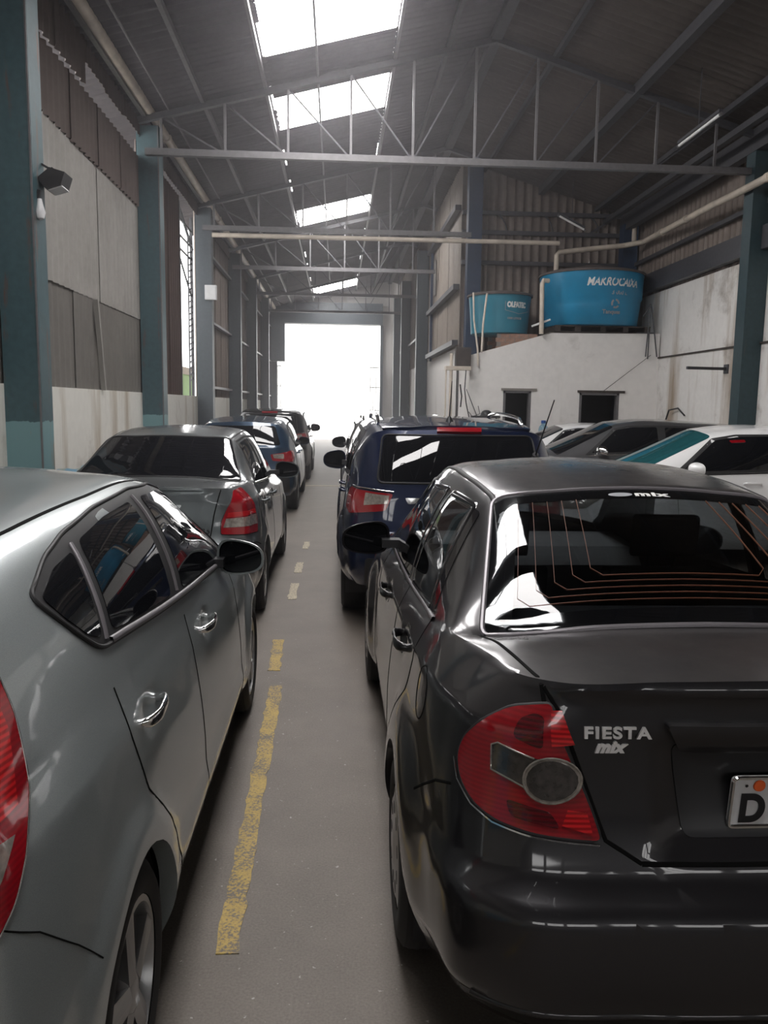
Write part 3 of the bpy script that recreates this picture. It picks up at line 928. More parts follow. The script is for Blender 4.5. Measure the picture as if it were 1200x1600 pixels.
def tank(name, loc, prof, lidprof, mat, label, extra=None):
    t = empty(name, loc, label=label, cat='water tank')
    MB().lathe(prof, 64).build('tank_body', mat, t, smooth=True, angle=50)
    MB().lathe(lidprof, 64).build('lid', M['lid'], t, smooth=True, angle=30)
    return t
T1 = tank('water_tank', (5.68, 18.33, 3.52), [(1.0, 0), (1.03, .02), (1.075, .42), (1.085, .56), (1.115, .60), (1.13, 1.05), (1.14, 1.08), (1.14, 1.14)],
          [(1.17, 1.11), (1.17, 1.15), (1.10, 1.18), (.5, 1.30), (.22, 1.34), (.2, 1.37), (.0, 1.375)], M['tank1'], 'big bright blue water tank with white lettering on the annex roof')
T2 = tank('water_tank', (3.64, 18.42, 3.335), [(.60, 0), (.63, .02), (.655, .4), (.69, .80), (.70, .86)],
          [(.735, .83), (.735, .87), (.69, .89), (.3, .95), (.0, .97)], M['tank2'], 'smaller teal water tank on bricks at the left end of the annex roof')
def wrap_text(me, R, z, ang, parent, name, taper=0.0):
    """bends flat lettering round the tank wall"""
    for v in me.vertices:
        x, y, d = v.co
        r = R + taper * (y) + .004 + d
        a = ang + x / R
        v.co = (r * math.sin(a), -r * math.cos(a), z + y)
    return inst(name, me, parent)
wrap_text(text_mesh('MAKROCAIXA', .235, .004, M['whiteprint'], .25, .80, .006), 1.118, .80, -.38, T1, 'lettering')
wrap_text(text_mesh('3 000 L', .13, .003, M['greyprint'], 0, .95, .003), 1.11, .62, .10, T1, 'lettering')
wrap_text(text_mesh('Tanques', .12, .003, M['greyprint'], 0, 1.0, .003), 1.07, .22, -.06, T1, 'lettering')
em = MB()
for a0 in (0, 2.1, 4.2):
    em.prism([(.10 * math.cos(a0 + t) * (1 if k < 8 else .6), .10 * math.sin(a0 + t) * (1 if k < 8 else .6)) for k, t in list(enumerate([i * .22 for i in range(8)])) + [(8 + i, t) for i, t in enumerate([1.54 - i * .22 for i in range(8)])]], 0, .004, 'z')
wrap_text(em.mesh('emblem', M['greyprint']), 1.08, .43, .20, T1, 'emblem')
wrap_text(text_mesh('OLFATEC', .155, .004, M['whiteprint'], 0, .74, .010), .672, .56, .05, T2, 'lettering')
wrap_text(text_mesh('1000 LITROS', .065, .003, M['greyprint'], 0, 1.0, .002), .66, .30, .06, T2, 'lettering')
sh = MB()
def strip(p, q, w=.012):
    (x0, y0), (x1, y1) = p, q
    dx, dy = x1 - x0, y1 - y0
    L = math.hypot(dx, dy); nx, ny = -dy / L * w / 2, dx / L * w / 2
    n = 8
    for i in range(n):
        a, b = i / n, (i + 1) / n
        sh.prism([(x0 + dx * a + nx, y0 + dy * a + ny), (x0 + dx * b + nx, y0 + dy * b + ny), (x0 + dx * b - nx, y0 + dy * b - ny), (x0 + dx * a - nx, y0 + dy * a - ny)], 0, .003, 'z')
strip((-.04, -.06), (-.04, .19)); strip((-.04, .19), (.28, .27)); strip((-.04, -.06), (.28, -.13))
strip((.28, .27), (.62, .19)); strip((.28, -.13), (.62, -.06)); strip((.62, .19), (.62, -.06))
wrap_text(sh.mesh('logo_frame', M['greyprint']), .672, .55, .05, T2, 'logo_frame')
# thin pipes down the left side of the small tank
tube_thing('drain_pipe', [(2.93, 17.78, 4.18), (2.95, 17.72, 3.6), (3.0, 17.44, 2.95), (3.02, 17.44, 2.6)], .02, M['pipe'], 'thin straight pipe down the left side of the smaller tank', 'pipe', 8)
tube_thing('drain_pipe', [(3.20, 17.62, 4.15), (3.13, 17.6, 3.5), (3.085, 17.42, 2.9)], .022, M['pipe'], 'thin slanting pipe leaning in front of the smaller tank', 'pipe', 8)
# pallets under the big tank, at the annex edge
pal = empty('pallet', (5.75, 17.75, 3.36), label='dark wooden pallet under the bigger tank', cat='pallet')
for k in range(7):
    MB().box(-1.05, 1.05, -.2 + k * .21, -.06 + k * .21, .125, .15).build('plank', M['wood'], pal)
for x in (-1.0, -.55, 0, .5, .98):
    MB().box(x - .06, x + .06, -.2, 1.2, .02, .125).build('runner', M['wood'], pal)
for y in (-.18, .5, 1.1):
    MB().box(-1.05, 1.05, y, y + .1, 0, .02).build('plank', M['wood'], pal)
ban = tube_thing('white_tube', [(4.16, 17.472, 3.46), (4.56, 17.472, 3.61)], .022, M['tube'], 'short bright white tube tied aslant to the pipe between the tanks', 'tube', 8)
# folding trestle on the right end of the annex
tr = empty('trestle', (6.72, 17.62, 3.36), label='thin metal trestle leaning on the right wall at the annex end', cat='trestle')
for a, b in (((.0, -.2, -.55), (.0, -.2, .02)), ((.2, -.2, -.5), (.02, -.2, .62)), ((-.05, -.2, -.5), (.0, -.2, .55)), ((-.15, -.2, .35), (.02, -.2, .62)), ((-.28, -.2, .0), (.12, -.2, .0))):
    MB().tube([a, b], .014, 6).build('leg', M['darksteel'], tr)
# wall-mounted post with shelf and cables left of the annex
ps = empty('utility_post', (2.42, 17.3, 0), label='pale post with a little shelf left of the annex wall', cat='post')
MB().tube([(0, 0, 0), (0, 0, 2.85)], .035, 10).build('post', M['pipe'], ps, smooth=True)
MB().tube([(-.10, .05, 0), (-.10, .05, 2.5)], .015, 8).build('side_pipe', M['pipe'], ps, smooth=True)
MB().box(-.12, .42, -.06, .2, 2.50, 2.58).build('shelf', M['pipe'], ps)
MB().box(.10, .42, .0, .2, 2.58, 2.98).build('meter_box', M['wood'], ps)
MB().tube([(.32, -.0, 2.5), (.30, 0, 2.1), (.34, 0, 1.8), (.45, 0, 1.35)], .012, 6).tube([(.34, 0, 2.1), (.55, .1, 1.65), (.62, .12, 1.5)], .008, 6).tube([(.62, .1, 1.75), (.66, .1, 1.58), (.5, .1, 1.52), (.42, .1, 1.62)], .008, 6).tube([(.2, 0, 2.2), (.24, 0, 1.95), (.22, 0, 1.72)], .016, 6).build('cable', M['plastic'], ps)
# dark bowl on a wall shelf and the water bottle by the annex wall
wsh = empty('wall_shelf', (3.20, YA, 1.50), label='short dark shelf on the annex wall left of the narrow door', cat='shelf')
MB().box(-.30, .30, -.26, -.01, 0, .04).build('shelf_board', M['plastic'], wsh)
for x in (-.22, .22):
    MB().bar((x, -.02, -.18), (x, -.22, 0), .025).build('bracket', M['plastic'], wsh)
bwl = empty('black_bowl', (3.22, YA - .14, 1.54), label='black rounded bowl-like object on the short dark shelf by the annex door', cat='bowl')
MB().lathe([(.125, 0), (.12, .05), (.095, .095), (.05, .12), (0, .126)], 24).build('dome', M['plastic'], bwl, smooth=True)
MB().lathe([(.125, 0), (.137, .0), (.137, .012), (.125, .014)], 24, cap=False).build('rim', M['plastic'], bwl)
bt = empty('side_table', (4.45, 17.15, 0), label='small plain table under the blue water bottle', cat='table')
MB().box(-.2, .2, -.2, .2, 1.02, 1.06).build('tabletop', M['wood'], bt)
for sx in (-1, 1):
    for sy in (-1, 1):
        MB().box(sx * .17 - .02, sx * .17 + .02, sy * .17 - .02, sy * .17 + .02, 0, 1.02).build('leg', M['wood'], bt)
wbt = empty('water_bottle', (4.42, 17.15, 1.06), label='clear water bottle with a blue cap beside the narrow annex door', cat='bottle')
MB().lathe([(.0, 0), (.10, .0), (.105, .03), (.10, .12), (.105, .2), (.09, .27), (.045, .32), (.045, .36), (.0, .36)], 24, cap=False).build('bottle_body', M['bottle'], wbt, smooth=True)
MB().lathe([(.052, .34), (.052, .40), (.0, .405)], 16).build('cap', M['bluecap'], wbt, smooth=True)
cb = tube_thing('cable_loop', [(6.86, 16.6, 1.5), (6.9, 16.55, 1.72), (6.94, 16.2, 1.76), (6.95, 15.9, 1.62)], .018, M['plastic'], 'dark bent cable end sticking out at the right wall', 'cable', 6)
wr_ = tube_thing('stay_wire', [(6.8, 17.45, 2.9), (5.75, 17.44, 2.08)], .006, M['plastic'], 'thin slack wire slanting down the annex wall to the door head', 'wire', 5)

# ---- thin haze volume added to imitate lens glare round the gate and skylights
hz_m = bpy.data.materials.new('glare_haze')
hz_m.use_nodes = True
hn = hz_m.node_tree
hn.nodes.clear()
ho = hn.nodes.new('ShaderNodeOutputMaterial')
hv = hn.nodes.new('ShaderNodeVolumeScatter')
hv.inputs['Color'].default_value = (0.96, 0.945, 1.0, 1)
hv.inputs['Density'].default_value = 0.0065
hv.inputs['Anisotropy'].default_value = 0.70
hn.links.new(hv.outputs[0], ho.inputs['Volume'])
haze = MB().box(XL + .005, XN - .06, 4.0, 44, .004, 8.2).build('glare_haze', hz_m)
tag(haze, 'thin pale haze added in the hall to imitate lens glare from the bright gate', 'haze', kind='structure')

# ------------------------------------------------------------------ car building kit
def spline(P, n, crease=None):
    """smooth curve through the control points along axis 0; a crease breaks the tangent"""
    P = np.asarray(P, float)
    m = P.shape[0]
    df = P[1:] - P[:-1]
    d = np.linalg.norm(df, axis=-1, keepdims=True) + 1e-9
    s = df / d
    T = np.empty_like(P)
    T[1:-1] = (s[:-1] * d[1:] + s[1:] * d[:-1]) / (d[:-1] + d[1:])
    T[0] = 1.5 * s[0] - .5 * T[1] if m > 2 else s[0]
    T[-1] = 1.5 * s[-1] - .5 * T[-2] if m > 2 else s[-1]
    TL, TR = T.copy(), T.copy()          # tangents arriving at / leaving a point
    if crease is not None:
        for i in range(1, m - 1):
            c = np.asarray(crease[i])
            if not c.any(): continue
            cm = c[..., None] if c.ndim else c
            TL[i] = np.where(cm, 1.5 * s[i - 1] - .5 * T[i - 1], T[i])
            TR[i] = np.where(cm, 1.5 * s[i] - .5 * T[i + 1], T[i])
    out = []
    t = np.arange(n) / n
    for i in range(m - 1):
        for u in t:
            h00, h10, h01, h11 = 2*u**3 - 3*u**2 + 1, u**3 - 2*u**2 + u, -2*u**3 + 3*u**2, u**3 - u**2
            out.append(h00 * P[i] + h10 * d[i] * TR[i] + h01 * P[i + 1] + h11 * d[i] * TL[i + 1])
    out.append(P[-1])
    return np.array(out)

def sstep(a, b, x):
    t = np.clip((x - a) / (b - a), 0, 1)
    return t * t * (3 - 2 * t)

def round_poly(pts, r, seg=5):
    """rounds the corners of a polygon; r is one radius or one per corner"""
    n = len(pts)
    rs = [r] * n if not isinstance(r, (list, tuple)) else list(r)
    out = []
    for i in range(n):
        p = Vector(pts[i]); a = Vector(pts[i - 1]); b = Vector(pts[(i + 1) % n])
        if rs[i] <= 0:
            out.append((p.x, p.y)); continue
        da, db = (a - p), (b - p)
        la, lb = da.length, db.length
        k = min(rs[i], la * .48, lb * .48)
        pa, pb = p + da / la * k, p + db / lb * k
        for j in range(seg + 1):
            t = j / seg
            q = pa * (1 - t) ** 2 + p * 2 * t * (1 - t) + pb * t * t
            out.append((q.x, q.y))
    return out

def resample(pts, step, closed=True):
    out = []
    n = len(pts)
    for i in range(n if closed else n - 1):
        a, b = Vector(pts[i]), Vector(pts[(i + 1) % n])
        k = max(1, int(math.ceil((b - a).length / step)))
        for j in range(k):
            q = a.lerp(b, j / k); out.append(tuple(q))
    if not closed: out.append(tuple(pts[-1]))
    return out

def inside(poly, x, y):
    c = False
    n = len(poly)
    j = n - 1
    for i in range(n):
        xi, yi = poly[i]; xj, yj = poly[j]
        if (yi > y) != (yj > y) and x < (xj - xi) * (y - yi) / (yj - yi) + xi:
            c = not c
        j = i
    return c

QN = math.sqrt(.5)
VIEWS = {'L': ((0, -1, 0), (1, 0, 0), (0, 0, 1)), 'B': ((1, 0, 0), (0, 1, 0), (0, 0, 1)),
         'F': ((-1, 0, 0), (0, 1, 0), (0, 0, 1)), 'T': ((0, 0, -1), (1, 0, 0), (0, 1, 0)),
         'Q': ((QN, -QN, 0), (QN, QN, 0), (0, 0, 1)),      # rear left corner
         'K': ((-QN, -QN, 0), (QN, -QN, 0), (0, 0, 1)),    # front left corner
         'W': ((.60, 0, -.80), (0, 1, 0), (.80, 0, .60)),  # sloping rear window
         'S': ((-.60, 0, -.80), (0, 1, 0), (-.80, 0, .60))}  # sloping windscreen
def q2(x, y): return (x + y) * QN           # abscissa in the Q view

class Car:
    FR = [0, .13, .38, .64, .87, 1.0]
    YF = [.93, .985, 1.0, .985, .955]
    def __init__(self, name, label, cat, loc, rz, mat, group=None, n=6, nv=6):
        self.root = empty(name, loc, rz, label=label, cat=cat, group=group)
        self.mat = mat
        self.n, self.nv = n, nv
        self.cuts = []
        self.arch = []

    # -------------------------------------------------------------- body surface
    def body(self, FE, ST, RE, xf, xr, Df=.34, Dr=.30, deform=None, creaseV=(4,), zfc=0.0, zrc=0.0, arches=(), Ra=.345, holes=(), panels=()):
        n, nv = self.n, self.nv
        FR, YF = self.FR, self.YF
        def side(x, W, zs, yb, zb):
            pts = []
            for k in range(6):
                z = zs + FR[k] * (zb - zs)
                y = yb if k == 5 else W * YF[k]
                pts.append((x, y, z))
            return pts
        cf = [1, .955, .82, .45, 0]
        co = [1, .52, .19, .04, 0]
        def end(E, xp, D, zc, sgn):
            x0, W, zs, yb, zb = E[:5]
            base = side(0, W, zs, yb, zb)
            cols = []
            for c in range(5):
                col = []
                for k in range(6):
                    _, y, z = base[k]
                    z = z + (zc * (1 - cf[c] ** 2) if k == 5 else (zc * .5 * (1 - cf[c] ** 2) if k == 4 else 0))
                    col.append((xp[k] - sgn * D * co[c], y * cf[c], z))
                cols.append(col)
            return cols
        fc = end(FE, xf, Df, zfc, 1)
        rc = end(RE, xr, Dr, zrc, -1)
        U = fc[::-1] + [side(*s[:5]) for s in ST[::-1]] + rc      # front centre ... rear centre
        W = np.array(U)
        ends = 4
        crV = np.zeros((6, W.shape[0] and 1), bool)
        Wd = spline(W, n)
        cr = [np.full(Wd.shape[0], k in creaseV) for k in range(6)]
        Wd = spline(np.swapaxes(Wd, 0, 1), nv, cr)
        Wd = np.swapaxes(Wd, 0, 1)                                 # (Nu, Nv, 3)
        # upper surface
        rows = [[fc[c][5] for c in range(5)]]
        crI = [np.zeros(5, bool)]
        for s in ST[::-1]:
            x, Wd_, zs, yb, zb, y2, z2, zc = s[:8]
            dx2 = s[8] if len(s) > 8 else 0
            dxc = s[9] if len(s) > 9 else dx2
            crs = s[10] if len(s) > 10 else 0
            bl = s[11] if len(s) > 11 else .018
            t1 = (x + dx2 * .5, (yb + y2) / 2 + bl, (zb + z2) / 2 + bl * .3)
            t3 = (x + dx2 + (dxc - dx2) * .75, y2 * .52, z2 + (zc - z2) * .75)
            rows.append([(x, yb, zb), t1, (x + dx2, y2, z2), t3, (x + dxc, 0, zc)])
            crI.append(np.array([False, False, True, True, True]) if crs else np.zeros(5, bool))
        rows.append([rc[c][5] for c in range(5)])
        crI.append(np.zeros(5, bool))
        T = np.array(rows)
        Td = spline(T, n, crI)
        Td = np.swapaxes(spline(np.swapaxes(Td, 0, 1), n), 0, 1)
        # stitch the upper surface to the walls
        Nu = Wd.shape[0]
        i0, i1 = ends * n, Nu - 1 - ends * n
        top = Wd[:, -1]
        fade = np.clip(1 - np.arange(Td.shape[1]) / n, 0, 1) ** 2
        dl = top[i0:i1 + 1] - Td[:, 0]
        Td += dl[:, None, :] * fade[None, :, None]
        fr_edge = top[:i0 + 1][::-1]
        re_edge = top[i1:]
        fi = np.clip(1 - np.arange(Td.shape[0]) / n, 0, 1) ** 2
        Td += (fr_edge - Td[0])[None] * fi[:, None, None]
        Td += (re_edge - Td[-1])[None] * fi[::-1][:, None, None]
        Td[:, 0] = top[i0:i1 + 1]
        Td[:, -1, 1] = 0
        # underside
        bot = Wd[:, 0]
        nb = 4
        B = np.array([[(bot[i][0], bot[i][1] * (1 - c / nb), bot[i][2]) for c in range(nb + 1)] for i in range(i0, i1 + 1)])
        if deform is not None:
            Wd, Td = deform(Wd), deform(Td)
            B[:, 0] = Wd[i0:i1 + 1, 0]
        Wd[0, :, 1] = 0; Wd[-1, :, 1] = 0; Td[:, -1, 1] = 0
        solidW = Wd.copy()
        # wheel openings: grid points next to the arch circle slide along the grid onto it
        tagW = np.zeros(Wd.shape[:2], int)                          # 0 outside, 1 on, 2 inside
        for xw, zw in arches:
            d = np.hypot(Wd[..., 0] - xw, Wd[..., 2] - zw)
            ok = Wd[..., 1] > .45
            tagW[(d < Ra) & ok] = 2
            newW = Wd.copy()
            best = np.full(Wd.shape[:2], 9.0)
            for ax in (0, 1):
                A = [slice(None)] * 2; Bq = [slice(None)] * 2
                A[ax] = slice(0, -1); Bq[ax] = slice(1, None)
                da, db = d[tuple(A)], d[tuple(Bq)]
                cross = ((da < Ra) != (db < Ra)) & ok[tuple(A)] & ok[tuple(Bq)]
                for i, j in zip(*np.nonzero(cross)):
                    a = (i, j); b = (i + 1, j) if ax == 0 else (i, j + 1)
                    t = (Ra - d[a]) / (d[b] - d[a])
                    P = Wd[a] * (1 - t) + Wd[b] * t
                    who, tt = (a, t) if t < .5 else (b, 1 - t)
                    if tt < best[who]:
                        best[who] = tt; newW[who] = P; 
                    tagW[who] = 1
            Wd = newW
        verts, faces = [], []
        def grid(G, flip, tags=None, skip=None):
            o = len(verts)
            a, b = G.shape[:2]
            verts.extend(map(tuple, G.reshape(-1, 3)))
            for i in range(a - 1):
                for j in range(b - 1):
                    q = [(i, j), (i + 1, j), (i + 1, j + 1), (i, j + 1)]
                    if tags is not None:
                        tg = [tags[p] for p in q]
                        if 2 in tg:
                            keep = [p for p, t in zip(q, tg) if t != 2]
                            if len(keep) < 3 or 0 not in tg: continue
                            q = keep
                        elif tg.count(1) == 4:
                            cx = sum(G[p][0] for p in q) / 4; cz = sum(G[p][2] for p in q) / 4
                            if any(math.hypot(cx - xw, cz - zw) < Ra - .002 for xw, zw in arches): continue
                    if skip is not None and skip(i, j): continue
                    f = [o + p[0] * b + p[1] for p in q]
                    faces.append(tuple(reversed(f)) if flip else tuple(f))
            return o
        def skipB(i, j):
            x = B[i, j][0]; y = (B[i, j][1] + B[i, j + 1][1]) / 2
            return any(abs(x - xw) < Ra + .03 for xw, zw in arches) and y > .40
        sv, sf = [], []
        gW = grid(Wd, False, tagW)
        gT = grid(Td, True)
        gB = grid(B, False, None, skipB)
        half = (list(verts), list(faces))
        verts, faces = [], []
        grid(solidW, False); grid(Td, True); 
        solid = (list(verts), list(faces))
        def full(vf):
            v, f = vf
            k = len(v)
            v2 = v + [(x, -y, z) for x, y, z in v]
            f2 = f + [tuple(reversed([i + k for i in q])) for q in f]
            bm = bmesh.new()
            bv = [bm.verts.new(p) for p in v2]
            for q in f2:
                if len({v2[i] for i in q}) < 3: continue
                try: bm.faces.new([bv[i] for i in q])
                except ValueError: pass
            bmesh.ops.remove_doubles(bm, verts=bm.verts, dist=2e-4)
            bmesh.ops.dissolve_degenerate(bm, edges=bm.edges, dist=1e-5)
            return bm
        # reference surface for everything that sits on the body
        bm = full(solid)
        bmesh.ops.recalc_face_normals(bm, faces=bm.faces)
        bmesh.ops.triangulate(bm, faces=bm.faces)
        bm.normal_update()
        bm.verts.index_update()
        self.sv = [v.co.copy() for v in bm.verts]
        self.sn = [v.normal.copy() for v in bm.verts]
        self.sf = [tuple(v.index for v in f.verts) for f in bm.faces]
        self.bvh = BVHTree.FromPolygons(self.sv, self.sf)
        # outward?
        h = self.bvh.ray_cast(Vector((.6, 3, .7)), Vector((0, -1, 0)))
        fl = 1.0
        if h[0] is not None:
            tri = self.sf[h[2]]
            if sum((self.sn[i] for i in tri), Vector()).y < 0: fl = -1.0
        self.sn = [q * fl for q in self.sn]
        bm.free()
        bm = full(half)
        bmesh.ops.recalc_face_normals(bm, faces=bm.faces)
        bm.normal_update()
        up = max(bm.faces, key=lambda f: f.calc_center_median().z)
        if up.normal.z < 0: bmesh.ops.reverse_faces(bm, faces=bm.faces)
        # flanges round the wheel openings
        bm.normal_update()
        for xw, zw in arches:
            ed = [e for e in bm.edges if e.is_boundary and all(abs(math.hypot(v.co.x - xw, v.co.z - zw) - Ra) < .012 and abs(v.co.y) > .45 for v in e.verts)]
            for s in (1, -1):
                es = [e for e in ed if e.verts[0].co.y * s > 0]
                if not es: continue
                g = bmesh.ops.extrude_edge_only(bm, edges=es)['geom']
                for v in g:
                    if isinstance(v, bmesh.types.BMVert): v.co.y -= s * .05
        # clean cuts along panel joints and window openings
        lay = bm.faces.layers.int.new('panel')
        names = ['body']
        bm.normal_update()
        for spec in list(panels) + [('hole',) + tuple(h) for h in holes]:
            nm, view, poly = spec[:3]
            sides = (1, -1) if view in 'LQK' else (1,)
            names.append(nm); pid = len(names) - 1
            d, e1, e2 = [Vector(q) for q in VIEWS[view]]
            for s in sides:
                mir = lambda q: Vector((q.x, q.y * s, q.z))
                D, E1, E2 = mir(d), mir(e1), mir(e2)
                lo = [min(p[i] for p in poly) - .12 for i in (0, 1)]
                hi = [max(p[i] for p in poly) + .12 for i in (0, 1)]
                m = len(poly)
                for i in range(m):
                    a, b = Vector(poly[i]), Vector(poly[(i + 1) % m])
                    co = E1 * a.x + E2 * a.y
                    no = (E1 * (b - a).x + E2 * (b - a).y).cross(D).normalized()
                    fs = []
                    for f in bm.faces:
                        c = f.calc_center_median()
                        u, w = c.dot(E1), c.dot(E2)
                        if lo[0] < u < hi[0] and lo[1] < w < hi[1] and f.normal.dot(D) < -.15 and abs((c - co).dot(no)) < .12:
                            fs.append(f)
                    gm = fs + list({e for f in fs for e in f.edges}) + list({v for f in fs for v in f.verts})
                    bmesh.ops.bisect_plane(bm, geom=gm, dist=1e-5, plane_co=co, plane_no=no)
                for f in bm.faces:
                    c = f.calc_center_median()
                    if f.normal.dot(D) < -.15 and inside(poly, c.dot(E1), c.dot(E2)):
                        f[lay] = pid if s == 1 else pid + 1000
        # a panel is one connected piece: stray faces caught by the outline go back to the body
        left = {f for f in bm.faces if f[lay] and names[f[lay] % 1000] != 'hole'}
        comps = {}
        while left:
            f0 = left.pop(); pid = f0[lay]; comp = [f0]; st = [f0]
            while st:
                f = st.pop()
                for e in f.edges:
                    for g2 in e.link_faces:
                        if g2 in left and g2[lay] == pid:
                            left.discard(g2); comp.append(g2); st.append(g2)
            comps.setdefault(pid, []).append(comp)
        for pid, cs in comps.items():
            cs.sort(key=len)
            for comp in cs[:-1]:
                for f in comp: f[lay] = 0
        me = bpy.data.meshes.new('body')
        kill = [f for f in bm.faces if names[f[lay] % 1000] == 'hole']
        pan = None
        bm.to_mesh(me)
        pan = [f[lay] for f in bm.faces]
        bm.free()
        me.polygons.foreach_set('use_smooth', [True] * len(me.polygons))
        me.set_sharp_from_angle(angle=math.radians(38))
        cn = [tuple(c.vector) for c in me.corner_normals]
        groups = {}
        for p in me.polygons:
            if names[pan[p.index] % 1000] == 'hole': continue
            groups.setdefault(pan[p.index], []).append(p)
        vc = [tuple(v.co) for v in me.vertices]
        for pid, ps in sorted(groups.items()):
            used = {}
            fv, nn = [], []
            for p in ps:
                q = []
                for li, vi in zip(p.loop_indices, p.vertices):
                    q.append(used.setdefault(vi, len(used)))
                    nn.append(cn[li])
                fv.append(q)
            m2 = bpy.data.meshes.new(names[pid % 1000])
            m2.from_pydata([vc[i] for i in used], [], fv)
            m2.materials.append(self.mat)
            m2.polygons.foreach_set('use_smooth', [True] * len(m2.polygons))
            m2.normals_split_custom_set(nn)
            o = bpy.data.objects.new(names[pid % 1000], m2)
            link(o, self.root)
            if pid == 0: self.body_obj = o
        bpy.data.meshes.remove(me)
        self.arches, self.Ra = arches, Ra
        return self

    # -------------------------------------------------------------- things lying on the body surface
    def hit(self, view, a, b, s=1):
        d, e1, e2 = [Vector(q) for q in VIEWS[view]]
        o = e1 * a + e2 * b - d * 6
        loc, nor, idx, dist = self.bvh.ray_cast(o, d)
        if loc is None:
            loc, nor, idx, dist = self.bvh.find_nearest(e1 * a + e2 * b - d * .9)
        i, j, k = self.sf[idx]
        A, B, C = self.sv[i], self.sv[j], self.sv[k]
        v0, v1, v2 = B - A, C - A, loc - A
        d00, d01, d11, d20, d21 = v0.dot(v0), v0.dot(v1), v1.dot(v1), v2.dot(v0), v2.dot(v1)
        den = d00 * d11 - d01 * d01
        if abs(den) < 1e-14: nrm = self.sn[i]
        else:
            v = (d11 * d20 - d01 * d21) / den; w = (d00 * d21 - d01 * d20) / den
            nrm = self.sn[i] * (1 - v - w) + self.sn[j] * v + self.sn[k] * w
        nrm = nrm.normalized()
        if s < 0:
            loc = Vector((loc.x, -loc.y, loc.z)); nrm = Vector((nrm.x, -nrm.y, nrm.z))
        return loc, nrm

    def patch(self, name, view, poly, mat, off=.003, thick=.008, r=0.0, res=.05, both=None, parent=None, label=None, dome=0.0):
        """a panel that lies on the body inside the outline; returns the object(s)"""
        if both is None: both = view in 'LQK'
        pl = round_poly(poly, r) if r else list(poly)
        bd = resample(pl, res)
        lo = [min(p[i] for p in bd) for i in (0, 1)]; hi = [max(p[i] for p in bd) for i in (0, 1)]
        pts = [Vector(p) for p in bd]
        nb = len(bd)
        g = res * .9
        for i in range(int((hi[0] - lo[0]) / g) + 1):
            for j in range(int((hi[1] - lo[1]) / g) + 1):
                x, y = lo[0] + (i + .5 + .25 * (j % 2)) * g, lo[1] + (j + .5) * g
                if inside(bd, x, y) and min((p[0] - x) ** 2 + (p[1] - y) ** 2 for p in bd) > (g * .45) ** 2:
                    pts.append(Vector((x, y)))
        vv, ee, ff, *_ = delaunay_2d_cdt(pts, [], [list(range(nb))], 1, 1e-7)
        objs = []
        for s in ((1, -1) if both else (1,)):
            P, N = [], []
            for q in vv:
                l, nr = self.hit(view, q.x, q.y, s)
                P.append(l); N.append(nr)
            m = len(vv)
            cnt = {}
            for f in ff:
                for a, b in zip(f, list(f[1:]) + [f[0]]):
                    cnt[(a, b)] = cnt.get((a, b), 0) + 1
            edge = [(a, b) for (a, b) in cnt if (b, a) not in cnt]
            bset = {}
            dd = [0.0] * m
            if dome:
                bp = [vv[a] for a, b in edge]
                for i in range(m):
                    dd[i] = dome * min(1.0, min((vv[i] - q).length for q in bp) / .03)
            verts = [P[i] + N[i] * (off + dd[i]) for i in range(m)] + [P[i] + N[i] * (off - thick) for i in range(m)]
            faces = [tuple(f) for f in ff] + [tuple(reversed([i + m for i in f])) for f in ff]
            # outward test
            f0 = ff[0]
            fn = (verts[f0[1]] - verts[f0[0]]).cross(verts[f0[2]] - verts[f0[0]])
            flip = fn.dot(N[f0[0]]) < 0
            base = len(verts)
            nrm = N + [-q for q in N]
            for a, b in edge:
                k = len(verts)
                verts += [verts[a], verts[b], verts[b + m], verts[a + m]]
                en = (verts[b] - verts[a]).cross(N[a]).normalized()
                if flip: en = -en
                nrm += [en] * 4
                faces.append((k + 3, k + 2, k + 1, k))
            if flip: faces = [tuple(reversed(f)) for f in faces]
            me = bpy.data.meshes.new(name)
            me.from_pydata([tuple(q) for q in verts], [], faces)
            me.materials.append(mat)
            me.polygons.foreach_set('use_smooth', [True] * len(me.polygons))
            if len(me.vertices) == len(nrm):
                me.normals_split_custom_set_from_vertices([tuple(q) for q in nrm])
            o = link(bpy.data.objects.new(name, me), parent[len(objs)] if isinstance(parent, list) else (parent or self.root))
            if label: o['label'] = label
            objs.append(o)
        return objs

    def path(self, view, pts, step=.04, s=1, closed=False):
        return [self.hit(view, a, b, s) for a, b in resample([tuple(p) for p in pts], step, closed)]

    def strip(self, name, view, pts, w, mat, off=.0015, both=None, closed=False, step=.03, parent=None, h=.0):
        if both is None: both = view in 'LQK'
        objs = []
        for s in ((1, -1) if both else (1,)):
            L = self.path(view, pts, step, s, closed)
            n = len(L)
            v, f, N = [], [], []
            for i, (p, nr) in enumerate(L):
                a = L[(i - 1) % n if closed else max(i - 1, 0)][0]; b = L[(i + 1) % n if closed else min(i + 1, n - 1)][0]
                t = (b - a).normalized()
                sd = t.cross(nr).normalized() * (w / 2)
                v += [p + sd + nr * .0003, p + sd * .6 + nr * (off + h), p - sd * .6 + nr * (off + h), p - sd + nr * .0003]
            m = n if closed else n - 1
            for i in range(m):
                j = (i + 1) % n
                for k in range(3):
                    q = (4 * i + k, 4 * i + k + 1, 4 * j + k + 1, 4 * j + k)
                    f.append(q)
            o = obj_from(name, v, f, mat, parent or self.root, smooth=h > 0, angle=80)
            objs.append(o)
        return objs

    def tube_on(self, name, view, pts, r, mat, off=0.0, both=None, closed=False, step=.04, seg=8, parent=None):
        if both is None: both = view in 'LQK'
        objs = []
        for s in ((1, -1) if both else (1,)):
            L = self.path(view, pts, step, s, closed)
            objs.append(MB().tube([p + nr * off for p, nr in L], r, seg, closed).build(name, mat, parent or self.root, smooth=True))
        return objs

